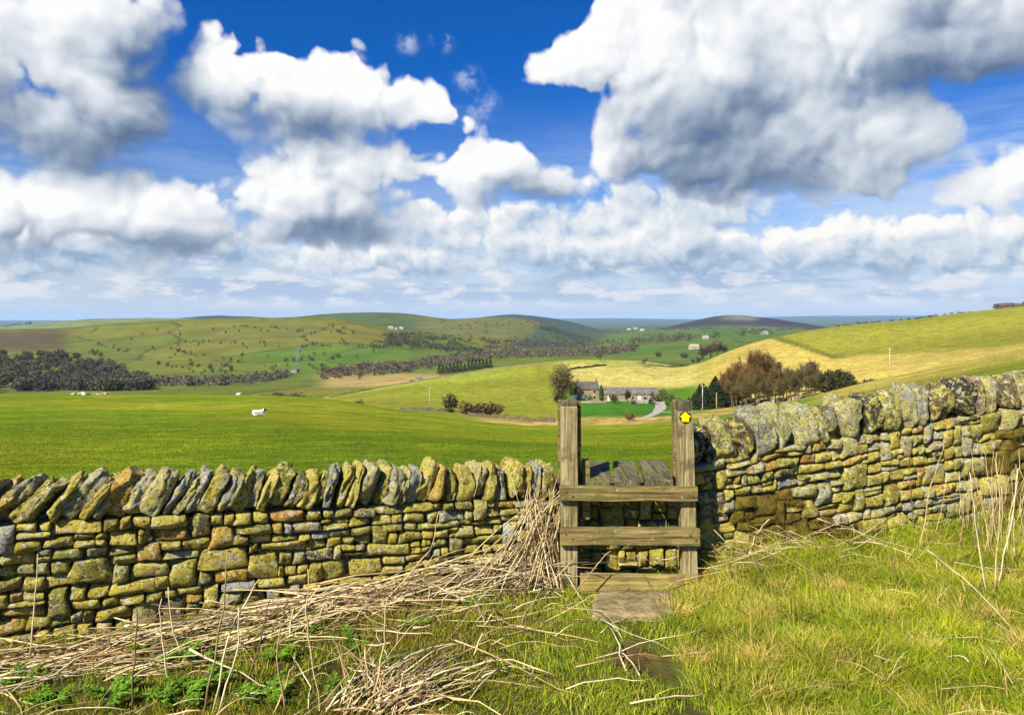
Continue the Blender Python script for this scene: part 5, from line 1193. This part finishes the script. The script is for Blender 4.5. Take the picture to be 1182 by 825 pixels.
stand(P_BARE, 'bare_tree', 'slender olive brown bare tree in the middle of the plantation', [(845, 220, .8), (856, 216, .8), (866, 220, .85), (877, 216, .85), (886, 222, .9), (895, 226, .95), (904, 216, .85), (913, 228, .95), (922, 218, .85), (931, 230, .9), (892, 240, 1.0), (908, 242, 1.05), (926, 240, .95), (940, 224, .8), (900, 206, .7), (882, 208, .72), (918, 208, .7), (862, 208, .7), (935, 214, .7), (948, 220, .75), (872, 228, .95), (850, 212, .7), (905, 234, 1.0), (888, 214, .8)], 'bare trees of the plantation', grow=0.98)
stand(P_PURP, 'purple_tree', 'purplish bare tree behind the right part of the plantation', [(918, 252, 1.1), (930, 248, 1.05), (941, 246, 1.0), (950, 240, .95), (936, 258, 1.2), (910, 260, 1.15), (947, 230, .8)], 'purplish trees of the plantation', grow=1.0)
stand(P_HOLLY, 'evergreen_tree', 'rounded dark evergreen at the right end of the plantation', [(958, 232, .95), (967, 226, 1.0), (976, 222, .9), (985, 216, .62), (963, 240, 1.1), (993, 216, .45), (978, 236, .8), (1000, 222, .4)], 'evergreens of the plantation', grow=1.02)
for (x, D, w, h, lab) in [(898, 330, 6, 4, 'dark gorse bush on the tan slope above the plantation, left one'), (935, 320, 5, 3, 'dark gorse bush on the tan slope above the plantation, right one'), (1003, 232, 6, 2.6, 'low dark thicket on the slope brow right of the evergreens'), (1014, 226, 5, 2.4, 'low dark thicket left of the tall pole on the slope'), (1024, 220, 6, 2.4, 'low dark thicket under the tall pole on the slope'), (1036, 214, 5, 2.2, 'low dark thicket at the right end of the slope brow')]:
    plant_tree(bush_parts(rng, w, h, 340, (0.04, 0.032, 0.014)), 'gorse_bush', spot(x, D), lab, 'bush', 'dark bushes on the right slope', mat=M_FOL)
# right hill skyline: hedge of low bushes and a small rocky outcrop
for i in range(26):
    x = rng.uniform(962, 1125); D = 575 + rng.uniform(-8, 8)
    if i == 0: gb = plant_tree(bush_parts(rng, 4.5, 2.2, 90, (0.05, 0.045, 0.02), 3), 'skyline_bush', spot(x, D), 'low dark bush dotted along the skyline of the right hill', 'bush', 'bushes on the skyline of the right hill', mat=M_FOL)
    else: again(gb, spot(x, D), rng.uniform(0, 6), (rng.uniform(.8, 2.2), rng.uniform(.5, 1.0)))
def outcrop(p, W, H, D, label):
    v = CGV.copy(); v = v / ((np.abs(v) ** 4).sum(1) ** .25)[:, None]; r = 1 + 0.35 * fbm(v[:, 0] * 3, v[:, 1] * 3, v[:, 2] * 3 + 4, 4); v = v * r[:, None]
    m = MB(); m.add(v * [W / 2, D / 2, H], CGQ, None, (0.10, 0.085, 0.065)); o = link('rock_outcrop', m.mesh('rock_outcrop', M_WALLING, False)); o.location = p; return tag(o, label, 'rock')
outcrop(spot(1166, 590), 24, 3.6, 9, 'dark rock outcrop on the skyline of the right hill'); outcrop(spot(1196, 590), 20, 3.0, 9, 'second rock outcrop at the right end of the skyline')

# mid-distance trees at the mouth of the right hill
P_MID = [proto(bare_tree_parts(rng, 14, 12, 6, 900, 0.10, 0.3, c_, low=.15, upright=.2)) for c_ in ((0.075, 0.06, 0.04), (0.10, 0.075, 0.05), (0.085, 0.06, 0.055))]
stand(P_MID, 'bare_tree', 'grey-brown bare tree at the foot of the tan hill beyond the knoll', [(812, 640, 1.2), (820, 650, 1.3), (828, 640, 1.2), (836, 645, .9), (800, 700, .6), (806, 690, .7)], 'bare trees beyond the knoll')
stand([proto(bush_parts(rng, 12, 7, 420, (0.075, 0.055, 0.05), 6))], 'thicket', 'purplish bare thicket in the green fields beyond the knoll', [(742, 640, 1.0), (752, 650, .9), (770, 660, .9), (778, 650, .8), (787, 640, .7), (760, 900, .9), (790, 860, .9)], 'thickets beyond the knoll', 'bush')
# willow carr standing in the left part of the valley
P_WIL = [proto(bush_parts(rng, 13, 9, 600, (0.11, 0.075, 0.042), 7)) for _ in range(3)]
stand(P_WIL, 'willow_bush', 'brown bare willow at the near edge of the valley', [(288, 640, .8), (296, 620, .95), (305, 650, 1.05), (314, 625, 1.0), (323, 640, 1.15), (332, 620, 1.1), (341, 640, 1.0), (350, 630, .8), (360, 600, .6), (372, 640, .5), (384, 610, .55), (408, 620, .6), (420, 610, .7), (433, 600, .6)], 'willows at the near edge of the valley', 'bush')
# dark conifer block in the middle of the valley
P_FIR = [proto(conifer_parts(rng, 15, 7.5, 240, (0.014, 0.028, 0.014)), M_FOL) for _ in range(2)]
stand(P_FIR, 'fir', 'dark fir in the square plantation in the valley bottom', [(x, D, s_) for x in np.linspace(507, 566, 15) for D, s_ in ((900, .95), (925, 1.0))], 'firs in the valley plantation')
# the wood on the left hillside
P_WOOD = [proto(bush_parts(rng, 21, 15, 520, c_, 8)) for c_ in ((0.075, 0.064, 0.042), (0.10, 0.078, 0.045), (0.06, 0.058, 0.04), (0.09, 0.085, 0.035))]
pts = []
for i in range(230):
    x = rng.uniform(-40, 172); top = np.interp(x, [-40, 0, 60, 95, 130, 165], [412, 411, 408, 410, 428, 443]); y = rng.uniform(top, 452); p = at(x, y, 700, 2000); pts.append((x, p.y, rng.uniform(.75, 1.15)))
stand(P_WOOD, 'woodland_tree', 'grey bare tree in the wood on the left hillside', pts, 'trees of the wood on the left hillside', s0=.9, s1=1.1)
# trees and bushes scattered over the big hillside and along its hedges
P_HB = [proto(bush_parts(rng, 10, 8, 130, c_, 4), M_FOL) for c_ in ((0.032, 0.042, 0.020), (0.045, 0.045, 0.022), (0.055, 0.045, 0.030))]
pts = []
def scatter_line(x0, y0, x1, y1, n, s_, jit=2.0):
    for t in rng.uniform(0, 1, n): pts.append((lerp(x0, x1, t) + rng.normal() * jit, lerp(y0, y1, t) + rng.normal() * jit * .35, s_ * rng.uniform(.6, 1.3)))
scatter_line(100, 403, 162, 440, 26, 1.0, 3); scatter_line(82, 388, 150, 408, 14, .7, 3); scatter_line(190, 402, 236, 412, 12, .8); scatter_line(216, 420, 244, 426, 8, .9); scatter_line(255, 414, 282, 420, 8, .7)
scatter_line(278, 375, 310, 384, 8, .7); scatter_line(312, 378, 345, 384, 10, .7); scatter_line(345, 380, 362, 400, 8, .7); scatter_line(262, 424, 272, 432, 5, 1.0); scatter_line(385, 376, 402, 388, 14, .9, 4)
scatter_line(322, 418, 400, 414, 14, 1.0, 4); scatter_line(362, 424, 420, 436, 20, 1.1, 4); scatter_line(395, 395, 440, 406, 12, .8, 4)
for (x, y) in [(164, 387), (220, 410), (160, 431), (228, 424), (232, 432), (318, 424), (152, 392), (206, 399), (270, 378), (176, 402)]: pts.append((x, y, .8))
for _ in range(70):
    x = rng.uniform(175, 470); y = rng.uniform(374, 434); pts.append((x, y, rng.uniform(.5, 1.1)))
scatter_line(205, 395, 320, 400, 16, .7, 3); scatter_line(300, 402, 400, 398, 16, .7, 3); scatter_line(180, 420, 260, 436, 12, .9, 3)
hb = [(x, at(x, y, 750, 2600).y, s_) for x, y, s_ in pts]
stand(P_HB, 'hillside_bush', 'small dark bush dotted on the sunny left hillside', hb, 'bushes on the left hillside', 'bush')
# woods further off that read as one mass
def far_wood(name, label, areas, col, size, faces, seed):
    rg = np.random.default_rng(seed); m = MB()
    for (poly, n, d0, d1) in areas:
        for i in range(n):
            t = rg.uniform(); x = np.interp(t, np.linspace(0, 1, len(poly)), [p[0] for p in poly]) + rg.normal() * 2.5; y = np.interp(t, np.linspace(0, 1, len(poly)), [p[1] for p in poly]); w_ = np.interp(t, np.linspace(0, 1, len(poly)), [p[2] for p in poly])
            y += rg.uniform(-w_, w_); p = at(x, y, d0, d1); s_ = size * rg.uniform(.6, 1.25); k = faces
            d = rg.normal(size=(k, 3)); d /= np.linalg.norm(d, axis=1)[:, None]; d *= rg.uniform(.5, 1.05, k)[:, None]; C = d * [s_ * .62, s_ * .62, s_ * .45] + [p.x, p.y, p.z + s_ * .45]
            V, Q = leaves(C, s_ * .17, rg); c = np.array(col) * rg.uniform(.7, 1.35) * rg.uniform(.7, 1.3, k)[:, None]; m.add(V, Q, None, np.repeat(c, 4, 0))
    o = m.build(name, M_FOL, smooth=False); return tag(o, label, 'woodland', kind='stuff')
far_wood('valley_woodland', 'band of grey-brown bare woods along the valley bottom', [
  ([(160, 444, 4), (230, 442, 3.5), (285, 440, 4), (330, 434, 3)], 260, 800, 1800), ([(370, 434, 5), (420, 428, 6), (470, 425, 5), (520, 417, 5)], 340, 850, 2000),
  ([(520, 416, 5), (580, 410, 4), (640, 408, 5), (700, 406, 4), (735, 402, 4)], 520, 900, 2600), ([(560, 402, 3), (600, 400, 3), (650, 398, 4), (700, 397, 4), (760, 393, 3), (800, 390, 3)], 380, 1400, 3000)], (0.10, 0.082, 0.055), 9, 24, 3)
far_wood('hillside_woodland', 'dark scattered woods and hedges on the far hillsides', [
  ([(430, 400, 4), (470, 395, 4), (520, 404, 4), (560, 408, 3)], 220, 1100, 2600), ([(445, 390, 3), (480, 388, 3), (530, 392, 3), (600, 396, 3)], 190, 1500, 3000), ([(470, 396, 8), (540, 398, 8)], 130, 1200, 2600),
  ([(505, 382, 2), (545, 376, 3), (600, 373, 3), (640, 380, 2)], 40, 2300, 4000), ([(590, 392, 6), (640, 392, 5), (680, 398, 3)], 70, 1900, 3600), ([(700, 390, 6), (760, 390, 5), (830, 388, 4)], 80, 1800, 4200), ([(690, 381, 3), (760, 379, 3), (830, 382, 2), (960, 384, 3)], 200, 3400, 9000),
  ([(850, 386, 2), (880, 384, 3), (910, 381, 2)], 50, 700, 5000), ([(0, 377, 1), (40, 374, 1)], 16, 2300, 4000)], (0.048, 0.056, 0.028), 10, 20, 4)

# ------------------------------------------------------------------ far houses, poles, sheep
def far_house(x, y, d0, d1, L, H, wc, rc, label, group, rz=0.0):
    L, H, wc = L * .72, H * .72, tuple(v * .8 for v in wc)
    p = at(x, y, d0, d1); e = empty('house', p, label, 'house', group, rz); gable_house(e, L, L * .55, H, H * 1.5, wc, rc, windows=[(-L * .25, H * .45, L * .1, H * .25, GLS), (L * .25, H * .45, L * .1, H * .25, GLS)], doors=[(0, L * .1, H * .4, (.12, .1, .09))]); return e
WH, GY = (0.50, 0.48, 0.44), (0.33, 0.28, 0.21)
for a in [(339, 430, 700, 1600, 16, 6, GY, (0.10, 0.09, 0.09), 'grey stone farm among dark bushes at the valley edge', -.3), (346, 429, 700, 1600, 9, 5, GY, (0.10, 0.09, 0.09), 'smaller stone building right of the valley edge farm', .5),
          (484, 441, 700, 1600, 10, 5, WH, (0.12, 0.11, 0.11), 'white cottage in the valley left of the fir plantation', .2), (476, 443, 700, 1600, 8, 4, GY, (0.09, 0.08, 0.08), 'dark roofed shed beside the white valley cottage', .2),
          (451, 380, 1700, 4000, 20, 9, WH, (0.3, 0.28, 0.26), 'white farm high in the side valley, left of three', .3), (457, 381, 1700, 4000, 16, 8, GY, (0.2, 0.18, 0.17), 'stone farm in the middle of three in the side valley', -.3), (463, 380, 1700, 4000, 18, 8, WH, (0.3, 0.28, 0.26), 'white house at the right of three in the side valley', .1),
          (726, 381, 2500, 8000, 40, 14, WH, (0.35, 0.3, 0.28), 'pale building in the distant village, left of the gap centre', 0), (734, 380, 2500, 8000, 40, 14, (0.6, 0.5, 0.4), (0.35, 0.25, 0.2), 'sandy building in the distant village', .2), (741, 382, 2500, 8000, 34, 12, WH, (0.35, 0.3, 0.28), 'pale house at the right end of the distant village', -.2),
          (802, 403, 900, 3500, 20, 7, (0.5, 0.42, 0.32), (0.4, 0.33, 0.25), 'tan farm building by the bare trees beyond the knoll', .1), (815, 391, 900, 4500, 20, 8, WH, (0.3, 0.28, 0.26), 'white farm in the green fields under the dark hill', .1), (883, 386, 620, 4500, 26, 9, WH, (0.25, 0.23, 0.22), 'white farm tucked behind the crest of the tan hill', 0)]:
    far_house(*a[:9], 'farms and houses across the valley', a[9])
def pole(x, D, ytop, label, col=(0.36, 0.32, 0.26), r=0.13, arm=True):
    p = spot(x, D); H = -(ytop - HOR) / F * D - p.z; e = empty('utility_pole', p, label, 'utility pole', 'poles across the fields'); m = MB(); V, Q = tubes([[[0, 0, -.6], [0, 0, H * .5], [0, 0, H]]], np.array([[r, r * .9, r * .75]]), 4); m.add(V, Q, None, col); m.build('pole', M_WALLING, e, origin=(0, 0, 0))
    if arm:
        m = MB(); m.add(box_v(-.7, .7, -.2, -.12, H - .5, H - .38), BOXF, None, col)
        for q in (-.6, 0, .6): m.add(box_v(q - .05, q + .05, -.21, -.11, H - .38, H - .16), BOXF, None, (0.2, 0.18, 0.16))
        m.build('crossarm', M_WALLING, e, False, origin=(0, 0, 0))
pole(496, 205, 446, 'thin wooden pole standing at the foot of the left pasture'); pole(811, 196, 444, 'taller pale pole before the dark pines', (0.45, 0.42, 0.38)); pole(827, 190, 453, 'short tan pole right of the taller one before the plantation', (0.42, 0.34, 0.2), arm=False)
pole(1027, 226, 401, 'lone pole on the slope right of the plantation', (0.42, 0.38, 0.32))
pp = at(344, 421, 750, 2600); H = 22.5 / F * pp.y; py = empty('pylon', pp, 'faint grey lattice pylon standing on the left hillside', 'pylon')
A, B = [], []
lv = np.linspace(0, 1, 8); wd_ = lambda t: H * (0.085 * (1 - t) ** 1.3 + 0.012)
for i in range(7):
    c0_ = [np.array([sx * wd_(lv[i]), sy * wd_(lv[i]), lv[i] * H]) for sx, sy in ((-1, -1), (1, -1), (1, 1), (-1, 1))]; c1_ = [np.array([sx * wd_(lv[i + 1]), sy * wd_(lv[i + 1]), lv[i + 1] * H]) for sx, sy in ((-1, -1), (1, -1), (1, 1), (-1, 1))]
    for q in range(4): A += [c0_[q], c0_[q], c0_[(q + 1) % 4]]; B += [c1_[q], c1_[(q + 1) % 4], c1_[q]]
m = MB(); V, Q = segs(A, B, np.full(len(A), .16), np.full(len(A), .14)); m.add(V, Q, None, (0.22, 0.23, 0.23)); m.build('lattice_tower', M_PAINT, py, False, origin=(0, 0, 0))
for z_, w_ in ((.66, .20), (.79, .25), (.91, .18)):
    m = MB(); V, Q = segs([[-w_ * H, 0, z_ * H], [-w_ * H, 0, z_ * H], [w_ * H, 0, z_ * H]], [[w_ * H, 0, z_ * H], [0, 0, (z_ + .04) * H], [0, 0, (z_ + .04) * H]], [.16] * 3, [.16] * 3); m.add(V, Q, None, (0.22, 0.23, 0.23)); m.build('crossarm', M_PAINT, py, False, origin=(0, 0, 0))
def sheep_mesh(rng, pose):
    """one skinned body: trunk, neck, head, ears, legs"""
    lying = pose == 'lying'; h = 0.30 if lying else 0.62
    J = [((-.42, 0, h), .20), ((-.12, 0, h + .03), .27), ((.22, 0, h + .02), .25), ((.44, 0, h + .14), .15), ((.56, 0, h + .30), .105), ((.72, 0, h + .24), .075), ((.80, 0, h + .20), .05)]
    E = [(0, 1), (1, 2), (2, 3), (3, 4), (4, 5), (5, 6)]
    def add(par, pts):
        for p, r in pts: J.append((p, r)); E.append((par, len(J) - 1)); par = len(J) - 1
    for s_ in (-1, 1):
        add(4, [((.54, s_ * .10, h + .36), .03), ((.52, s_ * .18, h + .35), .018)])
        if lying: add(2, [((.34, s_ * .17, .14), .07), ((.56, s_ * .18, .06), .045)]); add(0, [((-.34, s_ * .20, .15), .09), ((-.12, s_ * .26, .06), .045)])
        else: add(2, [((.26, s_ * .12, .36), .07), ((.25, s_ * .12, .04), .04)]); add(0, [((-.38, s_ * .12, .40), .085), ((-.44, s_ * .12, .22), .045), ((-.40, s_ * .12, .04), .04)])
    add(0, [((-.58, 0, h + .02), .05)])
    me = bpy.data.meshes.new('sheep'); me.from_pydata([j[0] for j in J], E, []); me.update(); o = bpy.data.objects.new('sheep_skin', me); COL.objects.link(o); md = o.modifiers.new('skin', 'SKIN'); md.use_smooth_shade = True
    for i, (p, r) in enumerate(J): me.skin_vertices[0].data[i].radius = (r, r)
    me.skin_vertices[0].data[1].use_root = True; sb = o.modifiers.new('sub', 'SUBSURF'); sb.levels = 2
    dg = bpy.context.evaluated_depsgraph_get(); ev = o.evaluated_get(dg); m2 = bpy.data.meshes.new_from_object(ev); bpy.data.objects.remove(o); m2.name = 'sheep'
    co = np.array([v.co[:] for v in m2.vertices]); n3 = 0.018 * fbm(co[:, 0] * 16, co[:, 1] * 16, co[:, 2] * 16, 2); body = (co[:, 0] < .5) & (co[:, 2] > .2)
    nr = np.array([v.normal[:] for v in m2.vertices]); co = co + nr * (n3 * body)[:, None]; m2.vertices.foreach_set('co', co.astype(np.float32).ravel())
    a = m2.attributes.new('col', 'FLOAT_COLOR', 'POINT'); c = np.ones((len(co), 4)); c[:, :3] = (0.74, 0.70, 0.60); dk = (co[:, 0] > .50) & (co[:, 2] > h + .1); c[dk, :3] = (0.10, 0.09, 0.08) if lying else (0.62, 0.58, 0.5); lg = (co[:, 2] < .2) & (np.abs(co[:, 1]) > .05); c[lg & (not lying), :3] = (0.3, 0.27, 0.22)
    a.data.foreach_set('color', c.astype(np.float32).ravel()); m2.materials.clear(); m2.materials.append(M_WOOL); return m2
for (x, y, pose, rz, sc, lab) in [(298, 480, 'lying', 0.6, 1.05, 'white sheep lying nearest in the bright green field'), (97, 458, 'standing', 2.8, 1.0, 'white sheep standing at the far left brow of the field'), (275, 457.5, 'standing', 0.2, .8, 'tiny white sheep on the brow above the lying one')]:
    p = at(x, y, 20, 175); o = link('sheep', sheep_mesh(rng, pose)); o.location = p; o.rotation_euler = (0, 0, rz); o.scale = (sc,) * 3; tag(o, lab, 'sheep', 'sheep in the green field')
# tumbled pale stones along the brow of the field, far left
for i in range(14):
    x = 84 + i * 2.9 + rng.uniform(-1, 1); p = at(x, 455.5, 40, 178); v = CGV.copy(); v = v / ((np.abs(v) ** 4).sum(1) ** .25)[:, None]; v = v * (1 + .25 * fbm(v[:, 0] * 2 + i, v[:, 1] * 2, v[:, 2] * 2, 3))[:, None]
    m = MB(); m.add(v * [rng.uniform(.3, .55), .35, rng.uniform(.25, .5)], CGQ, None, np.array((0.36, 0.33, 0.20)) * rng.uniform(.6, 1.1)); o = link('field_stone', m.mesh('field_stone', M_WALLING)); o.location = p; tag(o, 'tumbled pale stone on the brow of the green field at far left', 'stone', 'tumbled stones on the field brow')

# ------------------------------------------------------------------ air
def build_haze():
    m = bpy.data.materials.new('air'); m.use_nodes = True; m.node_tree.nodes.clear(); n = NT(m.node_tree); out = n.node('ShaderNodeOutputMaterial'); v = n.node('ShaderNodeVolumePrincipled')
    v.inputs['Color'].default_value = (0.52, 0.74, 1.0, 1); v.inputs['Density'].default_value = 2.6e-5; v.inputs['Anisotropy'].default_value = 0.0; n.l.new(v.outputs[0], out.inputs['Volume'])
    hz = MB(); hz.add(box_v(-61000, 61000, -61000, 61000, -2400, 130), BOXF); o = hz.build('haze', m, smooth=False); o['kind'] = 'stuff'; o['label'] = 'thin bluish air over the whole valley'; o['category'] = 'haze'
    return o
HZ = build_haze()
